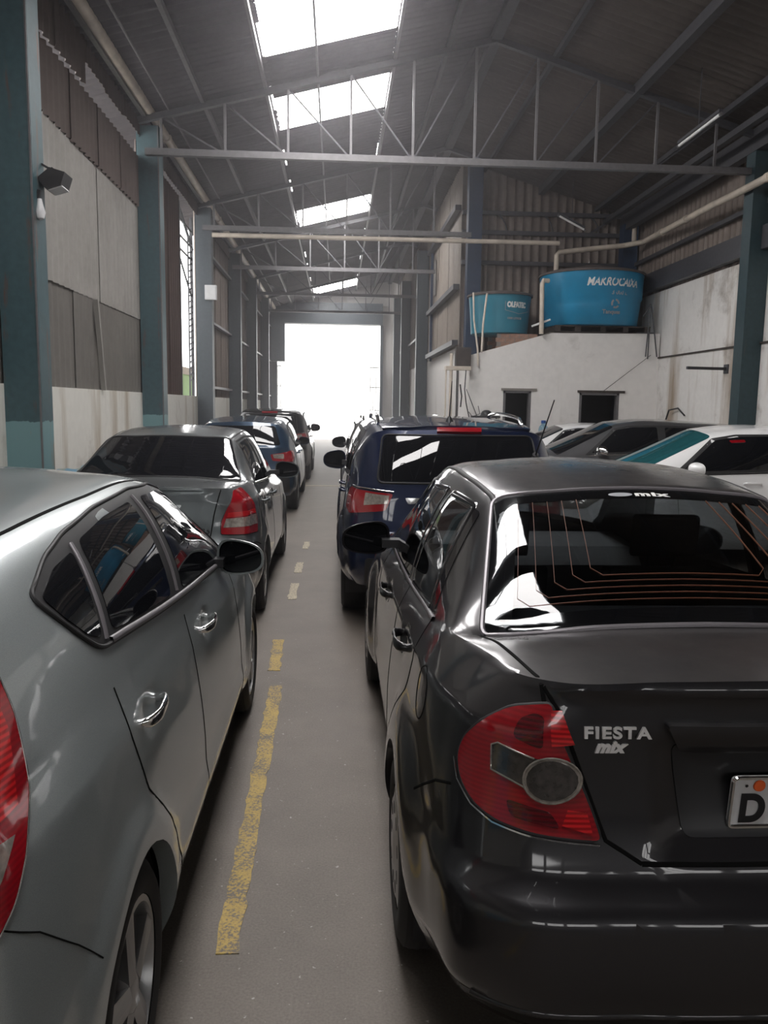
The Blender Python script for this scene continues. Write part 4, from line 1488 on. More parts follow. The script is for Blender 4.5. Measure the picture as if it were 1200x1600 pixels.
    # -------------------------------------------------------------- wheels and liners
    def wheels(self, xs, y, r=.30, w=.19, spokes=7, style='spoke', rim_r=None, liner=True):
        rr = rim_r or r * .66
        for x in xs:
            for s in (1, -1):
                prof = [(rr - .005, -w / 2 + .01), (rr + .02, -w / 2), (r - .035, -w / 2 + .004), (r - .008, -w / 2 + .022), (r, -w / 2 + .045), (r, w / 2 - .045), (r - .008, w / 2 - .022), (r - .035, w / 2 - .004), (rr + .02, w / 2), (rr - .005, w / 2 - .01)]
                mb = MB().lathe(prof, 44, 'y', (0, 0, 0), cap=False)
                for gx in (-.03, 0, .03):
                    mb.lathe([(r + .001, gx - .004), (r + .003, gx), (r + .001, gx + .004)], 44, 'y', cap=False)
                t = mb.build('wheel', M['tyre'], self.root, smooth=True, angle=35)
                t.location = (x, s * (y - w / 2), r)
                f = s * (w / 2 - .012)
                rim = MB().lathe([(rr, s * (-w / 2 + .02)), (rr, f * .2), (rr - .006, f * 1.0), (rr - .022, f * 1.02), (rr - .03, f * .75), (rr - .035, f * .2)], 44, 'y', cap=False)
                if style == 'cap':
                    rim.lathe([(rr - .02, f * .98), (rr * .75, f * 1.12), (rr * .35, f * 1.10), (.05, f * 1.18), (0, f * 1.18)], 44, 'y', cap=False)
                rim.build('rim', M['rim'], t, smooth=True, angle=40)
                hub = MB().lathe([(0, f * 1.05), (.035, f * 1.04), (.055, f * .95), (.075, f * .5), (.09, -f)], 24, 'y', cap=False)
                hub.build('hub', M['rim'], t, smooth=True)
                if style == 'spoke':
                    for k in range(spokes):
                        a = 2 * PI * k / spokes + .3
                        ca, sa = math.cos(a), math.sin(a)
                        P = lambda rad, tang, yy: (rad * ca - tang * sa, yy, rad * sa + tang * ca)
                        v = [P(.04, -.030, f * .98), P(.04, .030, f * .98), P(rr - .01, .038, f * .92), P(rr - .01, -.038, f * .92),
                             P(.04, -.026, f * .5), P(.04, .026, f * .5), P(rr - .01, .03, f * .55), P(rr - .01, -.03, f * .55),
                             P(.04, 0, f * 1.08), P(rr - .01, 0, f * 1.0)]
                        MB().add(v, [(0, 8, 9, 3), (8, 1, 2, 9), (4, 7, 6, 5), (0, 3, 7, 4), (1, 5, 6, 2), (0, 4, 5, 1, 8), (3, 9, 2, 6, 7)]).build('spoke', M['rim'], t)
                else:
                    for k in range(9):
                        a = 2 * PI * k / 9
                        MB().lathe([(0, f * 1.125), (.02, f * 1.13), (.024, f * 1.06)], 10, 'y', (rr * .62 * math.cos(a), 0, rr * .62 * math.sin(a)), cap=False).build('cap_hole', M['plastic'], t)
                MB().lathe([(.0, -f * .3), (rr - .03, -f * .3)], 30, 'y', cap=False).build('brake_disc', M['tyre'], t)
        if liner:
            for xw, zw in self.arches:
                for s in (1, -1):
                    R = self.Ra + .004
                    v, f = [], []
                    N = 20
                    yo, yi = s * (y - .035), s * .42
                    for k in range(N + 1):
                        a = -.35 + (PI + .7) * k / N
                        for yy in (yo, yi): v.append((xw + R * math.cos(a), yy, zw + R * math.sin(a)))
                    for k in range(N): f.append((2 * k, 2 * k + 1, 2 * k + 3, 2 * k + 2))
                    f.append(tuple(2 * k + 1 for k in range(N + 1)))
                    obj_from('wheel_arch_liner', v, f, M['plastic'], self.root)

    def mirror_part(self, x, y, z, mat, sx=.09, sy=.13, sz=.085, back=True, strip=None, both=True, glass='glass', sweep=0.35):
        """door mirror: rounded housing on a short arm, glass facing the rear"""
        for s in ((1, -1) if both else (1,)):
            v, f = [], []
            A, Bn = 10, 24
            for i in range(A + 1):
                t = i / A
                ex = math.sin(t * PI / 2)          # 0 tip (front) .. 1 rear rim
                fx = math.cos(t * PI / 2)
                for k in range(Bn):
                    a = 2 * PI * k / Bn
                    c_, s_ = math.cos(a), math.sin(a)
                    cy = math.copysign(abs(c_) ** .7, c_); cz = math.copysign(abs(s_) ** .75, s_)
                    v.append((x + sx * fx * 1.1 - sweep * sy * cy * ex, s * (y + sy + sy * cy * ex), z + sz * cz * ex * (1 - .18 * cy)))
            for i in range(A):
                for k in range(Bn):
                    f.append((i * Bn + k, i * Bn + (k + 1) % Bn, (i + 1) * Bn + (k + 1) % Bn, (i + 1) * Bn + k))
            rim = list(range(A * Bn, (A + 1) * Bn))
            # rear lip and dark recessed glass
            k0 = len(v)
            cen = Vector((x - sweep * 0, s * (y + sy), z))
            for i in rim:
                p = Vector(v[i]); q = cen + (p - cen) * .90; v.append((q.x + .0, q.y, q.z))
            for k in range(Bn):
                f.append((A * Bn + k, A * Bn + (k + 1) % Bn, k0 + (k + 1) % Bn, k0 + k))
            h = MB().add(v, f).build('side_mirror', mat, self.root, smooth=True, angle=50)
            gv = [Vector(v[k0 + k]) + Vector((.012, 0, 0)) for k in range(Bn)]
            gvv = [tuple(p) for p in gv] + [tuple(p + Vector((-.004, 0, 0))) for p in gv]
            MB().add(gvv, [tuple(range(Bn)), tuple(reversed(range(Bn, 2 * Bn)))] + [(k, (k + 1) % Bn, Bn + (k + 1) % Bn, Bn + k) for k in range(Bn)]).build('mirror_glass', M[glass], h)
            MB().prism([(x + .05, z - sz * .55), (x - .03, z - sz * .55), (x - .03, z - sz * .05), (x + .05, z - sz * .05)], s * (y - .06), s * (y + sy * .35), 'y').build('mirror_arm', M['plastic'], h)
    def handle(self, x, z, mat, l=.16, recess=True, h=.022):
        for s in (1, -1):
            if recess:
                pass
            p0, n0 = self.hit('L', x - l / 2, z, s); p1, n1 = self.hit('L', x + l / 2, z, s)
            up = Vector((0, 0, 1)); ax = (p1 - p0).normalized()
            pts = [p0 + n0 * -.004, p0 + n0 * .018 + ax * .004, p0 + n0 * .034 + ax * .03, p0.lerp(p1, .5) + n0 * .038, p1 + n1 * .034 - ax * .03, p1 + n1 * .018 - ax * .004, p1 + n1 * -.004]
            c = [Vector(q) for q in spline(np.array([tuple(q) for q in pts])[:, None, :], 4)[:, 0]]
            m = len(c)
            mb = MB()
            # flattened grip: three tubes side by side read as one bar
            v, f = [], []
            seg = 10
            for i, q in enumerate(c):
                t = (c[min(i + 1, m - 1)] - c[max(i - 1, 0)]).normalized()
                o_ = t.cross(up).normalized(); uu = o_.cross(t).normalized()
                hh = h * (.75 + .45 * math.sin(PI * i / (m - 1)))
                for k in range(seg):
                    a = 2 * PI * k / seg
                    v.append(q + o_ * (.008 * math.cos(a)) + uu * (hh * .6 * math.sin(a)))
            for i in range(m - 1):
                for k in range(seg):
                    f.append((i * seg + k, i * seg + (k + 1) % seg, (i + 1) * seg + (k + 1) % seg, (i + 1) * seg + k))
            hd = mb.add(v, f).build('door_handle', mat, self.root, smooth=True, angle=60)
    def cup(self, x, z, rx=.075, rz=.04):  # flat black patch painted as the shade in the hollow behind a handle
        pl = [(x + rx * math.cos(t), z + rz * math.sin(t)) for t in [2 * PI * k / 16 for k in range(16)]]
        return self.patch('handle_shade', 'L', pl, M['gap'], .0012, .002, res=.04)

# ------------------------------------------------------------------ 1. charcoal saloon, right foreground
def fiesta():
    c = Car('sedan_car', 'dark charcoal saloon in the right foreground with chrome lettering on its boot lid', 'car',
            (1.06, 2.46, 0), PI / 2, M['fiesta'], n=9, nv=8)
    def deform(P):
        x, y, z = P[..., 0].copy(), P[..., 1].copy(), P[..., 2].copy()
        # flared lip round the rear and front wheel openings
        for xw in (0.0, 2.487):
            d = np.hypot(x - xw, z - .30)
            on = (y > .5)
            y += on * (.036 * (1 - sstep(.36, .56, d)) * sstep(.0, .16, .86 - z))
        # bumper stands proud of the boot lid under a crisp ledge
        back = sstep(-.35, -.55, x)
        step = (1 - sstep(.615, .645, z))
        x -= back * step * .045
        y += sstep(-.30, -.45, x) * step * .010 * (y > .4)
        # lower ledge of the bumper
        lo = (1 - sstep(.36, .385, z)) * back
        x += lo * .03
        # boot lid: recess for the number plate under a brow
        inx = sstep(-.4, -.5, x) * (1 - sstep(.27, .33, y)) * sstep(.70, .74, z) * (1 - sstep(.955, .975, z))
        x += inx * .035
        # boot lid lip
        lip = np.exp(-((z - 1.085) / .018) ** 2) * back * (z > 1.03) * (1 - sstep(.60, .66, y))
        x -= lip * .012
        # hollows behind the door handles
        for hx, hz in ((.42, .865), (1.36, .835)):
            y -= (y > .5) * .022 * np.exp(-((x - hx) / .065) ** 2 - ((z - hz) / .035) ** 2)
        return np.stack([x, y, z], -1)
    FE = (3.05, .80, .24, .60, .76)
    RE = (-.50, .805, .26, .655, 1.085)
    ST = [(-.40, .822, .25, .675, 1.085, .46, 1.10, 1.105),
          (-.24, .838, .24, .715, 1.075, .64, 1.065, 1.105, .02, -.03, 1, .012),
          (.06, .84, .21, .735, 1.045, .57, 1.24, 1.295, .02, -.03, 0, .020),
          (.37, .84, .20, .742, 1.015, .515, 1.400, 1.45, .02, -.02, 1, .03),
          (.85, .84, .20, .748, .985, .53, 1.435, 1.49, 0, 0, 0, .035),
          (1.35, .84, .20, .748, .965, .53, 1.43, 1.49, 0, .0, 0, .035),
          (1.72, .84, .20, .745, .95, .50, 1.385, 1.435, 0, .05, 1, .03),
          (2.12, .84, .20, .735, .935, .575, 1.17, 1.225, 0, .1, 0, .02),
          (2.50, .83, .20, .715, .915, .62, .955, 1.00, 0, .15, 1, .01),
          (2.82, .82, .22, .665, .86, .42, .90, .92, 0, .05)]
    xf = [3.18, 3.27, 3.30, 3.28, 3.24, 3.18]
    xr = [-.76, -.83, -.83, -.765, -.745, -.735]
    side_rear = [(-.10, 1.03), (.00, 1.055), (.30, 1.02), (.72, .99), (.80, 1.0), (.66, 1.36), (.30, 1.385), (.10, 1.28)]
    g_rear = [(-.615, .305), (.615, .305), (.48, .72), (-.48, .72)]
    win_r = [(.22, 1.035), (.78, 1.005), (.78, 1.375), (.40, 1.365)]
    win_f = [(.87, 1.0), (1.75, .965), (2.12, .965), (1.62, 1.355), (.87, 1.375)]
    # outline of the sloping rear window in its own view (y, w) with w = .8 x + .6 z
    wz = lambda x, z: .8 * x + .6 * z
    RW = [(.635, wz(-.235, 1.075)), (.50, wz(.35, 1.40)), (-.50, wz(.35, 1.40)), (-.635, wz(-.235, 1.075))]
    hole_rw = [(.55, wz(-.19, 1.115)), (.44, wz(.31, 1.375)), (-.44, wz(.31, 1.375)), (-.55, wz(-.19, 1.115))]
    ws = lambda x, z: -.8 * x + .6 * z
    FW = [(.60, ws(2.50, .97)), (-.60, ws(2.50, .97)), (-.475, ws(1.76, 1.37)), (.475, ws(1.76, 1.37))]
    hole_fw = [(.56, ws(2.44, 1.0)), (-.56, ws(2.44, 1.0)), (-.44, ws(1.80, 1.355)), (.44, ws(1.80, 1.355))]
    c.body(FE, ST, RE, xf, xr, Df=.30, Dr=.27, deform=deform, zfc=.04, zrc=.025, arches=[(0, .30), (2.487, .30)], Ra=.335,
           holes=[('W', hole_rw), ('S', hole_fw), ('L', [(.27, 1.05), (.76, 1.025), (.76, 1.355), (.43, 1.35)]), ('L', [(.90, 1.02), (1.72, .985), (1.95, 1.0), (1.58, 1.335), (.90, 1.355)])],
           panels=[('rear_door', 'L', [(.30, .62), (.80, .25), (.80, 1.0), (.10, 1.03), (.08, .86)]),
                   ('front_door', 'L', [(.81, .25), (1.86, .25), (1.90, .95), (.81, 1.0)]),
                   ('rear_bumper', 'B', [(-.9, .10), (.9, .10), (.9, .69), (-.9, .69)]),
                   ('boot_lid', 'B', [(-.36, .695), (.36, .695), (.45, .75), (.555, 1.04), (.56, 1.07), (-.56, 1.07), (-.555, 1.04), (-.45, .75)])])
    # glass: black bordered panes over the openings
    c.patch('rear_window', 'W', RW, M['seeglass'], .004, .006, r=.05, res=.05)
    for k, (o_, i_) in enumerate((((-.635, 1.075), None),)):
        pass
    # printed black border of the rear window
    def border(view, outer, inner, name):
        n = len(outer)
        for i in range(n):
            j = (i + 1) % n
            c.patch(name, view, [outer[i], outer[j], inner[j], inner[i]], M['frit'], .0022, .004, res=.05, both=view in 'LQK')
    border('W', RW, [(y * .985, w + (.006 if k in (0, 3) else -.004)) for k, (y, w) in enumerate(hole_rw)], 'window_border')
    c.patch('windscreen', 'S', FW, M['seeglass'], .004, .006, r=.05, res=.06)
    border('S', FW, hole_fw, 'window_border')
    # heater wires, printed on the pane
    for k in range(5):
        t = k / 8
        yy = .50 - .045 * k if k < 5 else .32
        w0, w1 = wz(-.155, 1.135) + .026 * k, wz(.31, 1.375) - .01
        if k < 5:
            pts = [(yy - .055 * (1) * .0 - .03, w1), (yy, w0 + .03), (yy - .03, w0), (-yy + .03, w0), (-yy, w0 + .03), (-yy + .03, w1)]
            pts = [(.43 - .05 * k, w1), (.515 - .06 * k, w0 + .035), (.485 - .06 * k, w0), (-.485 + .06 * k, w0), (-.515 + .06 * k, w0 + .035), (-.43 + .05 * k, w1)]
        else:
            pts = [(.30, w0), (-.30, w0)]
        c.strip('heater_wire', 'W', pts, .0015, M['heater'], .0055, step=.03)
    # chrome-grey surround of the rear window
    c.tube_on('window_trim', 'W', round_poly([(y * 1.012, w + (-.004 if k in (0, 3) else .008)) for k, (y, w) in enumerate(RW)], .05), .009, M['trimgrey'], .002, closed=True)
    for wpoly, nm in ((win_r, 'rear_side_window'), (win_f, 'front_side_window')):
        c.patch(nm, 'L', wpoly, M['seeglass'], .0035, .005, r=.03)
        c.strip('window_seal', 'L', round_poly(wpoly, .03), .035, M['frit'], .002, closed=True, h=.003)
    c.patch('pillar_cover', 'L', [(.79, 1.0), (.86, 1.0), (.86, 1.38), (.79, 1.38)], M['frit'], .003, .005)
    c.patch('quarter_filler', 'L', [(.12, 1.045), (.21, 1.035), (.385, 1.36), (.33, 1.35)], M['frit'], .003, .005, r=.02)
    c.strip('waist_strip', 'L', [(.08, 1.035), (.75, .995), (1.95, .955)], .018, M['trimgrey'], .004, h=.004)
    c.strip('roof_moulding', 'T', [(.33, .50), (.85, .525), (1.35, .525), (1.72, .50)], .022, M['rubber'], .002, both=False, h=.003)
    c.strip('roof_moulding', 'T', [(.33, -.50), (.85, -.525), (1.35, -.525), (1.72, -.50)], .022, M['rubber'], .002, both=False, h=.003)
    # joints
    G = M['gap']
    c.strip('panel_gap', 'L', [(.80, .26), (.80, 1.0)], .007, G)
    c.strip('panel_gap', 'L', [(.10, 1.03), (.08, .90), (.13, .78), (.28, .64), (.42, .45), (.47, .26)], .007, G)
    c.strip('panel_gap', 'L', [(1.86, .26), (1.92, .95)], .007, G)
    c.strip('panel_gap', 'Q', [(q2(-.335, .84), .66), (q2(-.40, .83), .70), (q2(-.50, .81), .76), (q2(-.59, .775), .80)], .008, G)
    # boot lid joint on top and at the lamps
    for s in (1, -1):
        c.strip('panel_gap', 'T', [(-.235, s * .645), (-.40, s * .62), (-.70, s * .575)], .011, G, both=False)
    c.strip('panel_gap', 'B', [(.575, 1.078), (.55, 1.035), (.44, .742), (.36, .695)], .010, G, both=False)
    c.strip('panel_gap', 'B', [(-.575, 1.078), (-.55, 1.035), (-.44, .742), (-.36, .695)], .010, G, both=False)
    c.strip('panel_gap', 'B', [(.36, .695), (-.36, .695)], .012, G, both=False)
    # tail lamps wrapped round the rear corners
    def Q(x, y): return q2(x, y)
    lamp = [(Q(-.702, .563), 1.045), (Q(-.665, .655), 1.022), (Q(-.645, .715), .982), (Q(-.617, .755), .930), (Q(-.607, .768), .880), (Q(-.625, .758), .832), (Q(-.664, .735), .792), (Q(-.703, .692), .768), (Q(-.744, .603), .754), (Q(-.761, .451), .742)]
    L1 = c.patch('tail_lamp', 'Q', lamp, M['red'], .006, .012, r=[.012, .03, .03, .03, .03, .03, .03, .03, .03, .012], res=.025, dome=.008)
    c.strip('lamp_seal', 'Q', round_poly(lamp, .02), .014, M['rubber'], .003, closed=True, h=.002)
    c.strip('lamp_edge', 'Q', [(Q(-.600, .773), .870), (Q(-.62, .763), .826), (Q(-.664, .737), .784), (Q(-.703, .692), .759), (Q(-.744, .603), .745), (Q(-.761, .451), .733)], .006, M['chrome'], .006, h=.003)
    cx, cz = Q(-.731, .566), .877
    ring = [(cx + .052 * math.cos(t), cz + .052 * math.sin(t)) for t in [2 * PI * k / 28 for k in range(28)]]
    bar = [(cx - .02, cz + .045), (cx + .035, cz + .047), (cx + .115, cz + .068), (cx + .130, cz + .060), (cx + .125, cz + .003), (cx + .05, cz - .018), (cx - .0, cz - .045)]
    c.patch('indicator_lens', 'Q', bar, M['smoke'], .0165, .004, res=.02, parent=L1, label='smoked clear indicator strip')
    c.patch('reversing_lens', 'Q', ring, M['clear'], .018, .005, res=.02, parent=L1, label='round clear reversing lens')
    c.tube_on('lens_ring', 'Q', ring, .0028, M['clear'], .0185, closed=True, step=.02)
    c.tube_on('lens_ring', 'Q', bar[1:5] + [(cx + .08, cz - .010), (cx + .048, cz - .022)], .0022, M['clear'], .0175, step=.02)
    inner = [(cx + .046 * math.cos(t), cz + .046 * math.sin(t)) for t in [2 * PI * k / 20 for k in range(20)]]
    c.patch('bulb_bowl', 'Q', inner, M['smoke'], .0200, .003, res=.02, parent=L1)
    c.patch('brake_reflector', 'Q', [(cx - .035, .962), (cx + .005, .955), (cx + .015, 1.030), (cx - .005, 1.034)], M['redbright'], .0155, .003, res=.02, parent=L1, label='bright ribbed red reflector')
    c.patch('fog_reflector', 'Q', [(cx - .085, .756), (cx - .03, .776), (cx - .035, .812), (cx - .068, .806)], M['redbright'], .0155, .003, res=.02, parent=L1, label='bright ribbed red reflector')
    c.patch('dark_chamber', 'Q', [(cx + .02, .945), (cx + .085, .965), (cx + .075, 1.005), (cx + .045, 1.02), (cx + .025, 1.015)], M['reddark'], .0150, .003, r=.015, res=.02, parent=L1)
    c.patch('dark_chamber', 'Q', [(cx - .03, .768), (cx + .07, .785), (cx + .085, .822), (cx - .005, .806)], M['reddark'], .0150, .003, r=.015, res=.02, parent=L1)
    # boot lid furniture
    c.patch('plate_brow', 'B', [(-.31, 1.012), (.31, 1.012), (.275, .955), (-.275, .955)], M['fiesta'], .030, .032, r=.012, res=.04)
    c.patch('plate_recess', 'B', [(-.25, .735), (.25, .735), (.28, .955), (-.28, .955)], M['plastic'], .002, .004, r=.03, res=.05)
    p, nr = c.hit('B', 0, .82)
    plate = MB().prism(round_poly([(-.20, -.065), (.20, -.065), (.20, .065), (-.20, .065)], .012), -.006, .0, 'x').build('number_plate', M['platewhite'], c.root)
    plate.location = (p.x - .014, -.055, .822); plate.rotation_euler = (0, math.radians(-6), 0)
    MB().tube([(-.008, a, b) for a, b in round_poly([(-.198, -.063), (.198, -.063), (.198, .063), (-.198, .063)], .012)], .005, 6, closed=True).build('plate_rim', M['chrome'], plate, smooth=True)
    inst('plate_letter', text_mesh('D', .098, .001, M['ink'], 0, .86, .004), plate, (-.0085, .178, -.048), (PI / 2, 0, -PI / 2))
    for yy in (.135, -.135):
        MB().lathe([(.0, -.004), (.013, -.003), (.015, .0)], 14, 'x', (-.007, yy, .042), cap=False).build('orange_seal', M['orange'], plate, smooth=True)
        for dy in (-.03, .03):
            MB().lathe([(.0, -.002), (.004, -.001)], 8, 'x', (-.0065, yy + dy, .042), cap=False).build('plate_hole', M['ink'], plate)
    def badge(txt, y, z, size, mat, sx=1.0, shear=0.0, bold=0.0, sp=1.0):
        me = text_mesh(txt, size, .003, mat, shear, sx, bold, sp)
        for v in me.vertices:
            a, b, d = v.co
            l, nn = c.hit('B', y - a, z + b)
            v.co = l + nn * (.004 + d)
        return inst('badge', me, c.root)
    badge('FIESTA', .493, .975, .036, M['badge'], 1.28, 0, .0012, 1.16)
    badge('mix', .466, .943, .036, M['badge'], 1.15, .35, .0022, 1.05)
    # sticker printed on the top of the rear window
    me = text_mesh('mix', .034, .0006, M['whiteprint'], .0, 2.1, .0016, 1.15)
    for v in me.vertices:
        a, b, d = v.co
        l, nn = c.hit('W', .02 - a, wz(.31, 1.385) - .005 + b)
        v.co = l + nn * (.0055 + d)
    inst('window_sticker', me, c.root)
    c.patch('window_sticker', 'W', [(.085 * math.cos(t) * .5 + .07, wz(.31, 1.385) + .006 + .012 * math.sin(t)) for t in [2 * PI * k / 20 for k in range(20)]], M['greyprint'], .0052, .001, res=.02)
    # handles, filler flap, antenna, mirrors, wheels, lamps
    for x, z in ((.42, .865), (1.36, .835)):
        pass
        c.handle(x, z, M['fiesta'], .20, h=.030)
    c.strip('filler_flap_gap', 'L', [(-.22 + .075 * math.cos(t), .90 + .075 * math.sin(t)) for t in [2 * PI * k / 24 for k in range(24)]], .006, G, closed=True)
    c.strip('bumper_crease', 'B', [(-.74, .385), (.74, .385)], .012, M['fiesta'], .006, both=False, h=.004)
    c.mirror_part(1.78, .77, 1.02, M['fiesta'])
    an = MB().tube([(1.83, 0, 1.43), (1.79, 0, 1.475)], .018, 10).build('antenna_base', M['plastic'], c.root)
    MB().tube([(1.81, 0, 1.455), (1.50, -.01, 1.76)], [.0045, .003], 6).build('antenna', M['plastic'], c.root)
    c.wheels((0, 2.487), .866, r=.30, w=.19, style='cap')
    c.patch('head_lamp', 'K', [((2.95 - .72) * QN, .60), ((3.15 - .60) * QN, .60), ((3.05 - .62) * QN, .74), ((2.75 - .75) * QN, .80)], M['clear'], .005, .01, r=.03)
    c.patch('grille', 'F', [(-.35, .60), (.35, .60), (.38, .68), (-.38, .68)], M['plastic'], .004, .008, r=.02)
    # cabin seen through the tinted glass
    R = c.root
    MB().box(-.35, .12, -.62, .62, 1.0, 1.03).build('parcel_shelf', M['cabin'], R)
    MB().prism([(.02, 1.03), (.30, .50), (.42, .50), (.16, 1.06)], -.60, .60, 'y').build('rear_seat', M['seat'], R)
    MB().box(-.30, 2.4, -.70, .70, .30, .36).build('cabin_floor', M['cabin'], R)
    MB().prism([(1.95, .55), (2.35, .55), (2.45, .96), (2.02, .94), (1.92, .85)], -.66, .66, 'y').build('dashboard', M['dash'], R)
    for s in (1, -1):
        MB().prism(round_poly([(1.02, .45), (1.2, .42), (1.06, 1.02), (.93, 1.04)], .05), s * .37 - .23, s * .37 + .23, 'y').build('front_seat', M['seat'], R, smooth=True)
        MB().prism(round_poly([(.90, 1.09), (1.0, 1.08), (.97, 1.27), (.88, 1.27)], .03), s * .37 - .13, s * .37 + .13, 'y').build('head_rest', M['seat'], R, smooth=True)
        MB().tube([(.97, s * .37 - .06, 1.0), (.95, s * .37 - .06, 1.10)], .008, 6).tube([(.97, s * .37 + .06, 1.0), (.95, s * .37 + .06, 1.10)], .008, 6).build('head_rest_post', M['chrome'], R)
    w_ = [(1.86 + .08 * math.sin(t), .37 + .18 * math.cos(t), .96 + .17 * math.sin(t)) for t in [2 * PI * k / 24 for k in range(24)]]
    MB().tube(w_, .014, 8, closed=True).bar(w_[0], w_[12], .04).build('steering_wheel', M['plastic'], R, smooth=True)
    MB().prism(round_poly([(1.75, 1.27), (1.80, 1.27), (1.80, 1.33), (1.75, 1.33)], .01), -.11, .11, 'y').build('cabin_mirror', M['plastic'], R)
    MB().bar((1.78, 0, 1.31), (1.80, 0, 1.40), .02).build('cabin_mirror_stem', M['plastic'], R)
    return c

# ------------------------------------------------------------------ hatchback shape, used by several cars
def hatch_body(c, deform=None, panels=True, hs=1.0, Ra=.345, wb=2.65, r=.31):
    FE = (3.10, .80, .25, .66, .76 * hs)
    RE = (-.40, .845, .28, .77, 1.03 * hs)
    H = lambda z: z * hs
    ST = [(-.24, .872, .25, .795, H(1.045), .58, H(1.355), H(1.415), -.14, -.24, 1, .03),
          (.12, .885, .22, .812, H(1.03), .605, H(1.40), H(1.455), 0, 0, 0, .035),
          (.65, .888, .20, .822, H(1.0), .62, H(1.42), H(1.48), 0, 0, 0, .04),
          (1.2, .888, .20, .822, H(.975), .62, H(1.415), H(1.485), 0, 0, 0, .04),
          (1.55, .888, .20, .818, H(.96), .595, H(1.375), H(1.435), 0, .08, 1, .04),
          (2.05, .885, .20, .808, H(.945), .66, H(1.135), H(1.19), 0, .12, 0, .03),
          (2.5, .88, .21, .785, H(.925), .68, H(.945), H(.995), 0, .15, 1, .01),
          (2.85, .865, .23, .74, H(.865), .45, H(.905), H(.925), 0, .05)]
    xf = [3.36, 3.44, 3.47, 3.44, 3.38, 3.30]
    xr = [-.68, -.75, -.765, -.725, -.70, -.685]
    P = []
    if panels:
        P = [('rear_door', 'L', [(.36, .50), (.46, .26), (.93, .26), (.93, H(1.0)), (.17, H(1.04)), (.16, .88)]),
             ('front_door', 'L', [(.94, .26), (2.0, .26), (2.05, H(.92)), (.94, H(1.0))]),
             ('rear_bumper', 'B', [(-.95, .10), (.95, .10), (.95, .60), (-.95, .60)]),
             ('tailgate', 'B', [(-.56, .62), (.56, .62), (.62, .95), (.62, H(1.035)), (-.62, H(1.035)), (-.62, .95)])]
    c.body(FE, ST, RE, xf, xr, Df=.36, Dr=.30, deform=deform, zfc=.04, zrc=.0, arches=[(0, r), (wb, r)], Ra=Ra, panels=P)
    return H

def common_gaps(c, H, top_rear=.17):
    G = M['gap']
    c.strip('panel_gap', 'L', [(.935, .27), (.935, H(1.0))], .007, G)
    c.strip('panel_gap', 'L', [(top_rear, H(1.04)), (.105, .92), (.165, .75), (.33, .58), (.44, .40), (.47, .27)], .007, G)
    c.strip('panel_gap', 'L', [(2.0, .27), (2.06, H(.92))], .007, G)

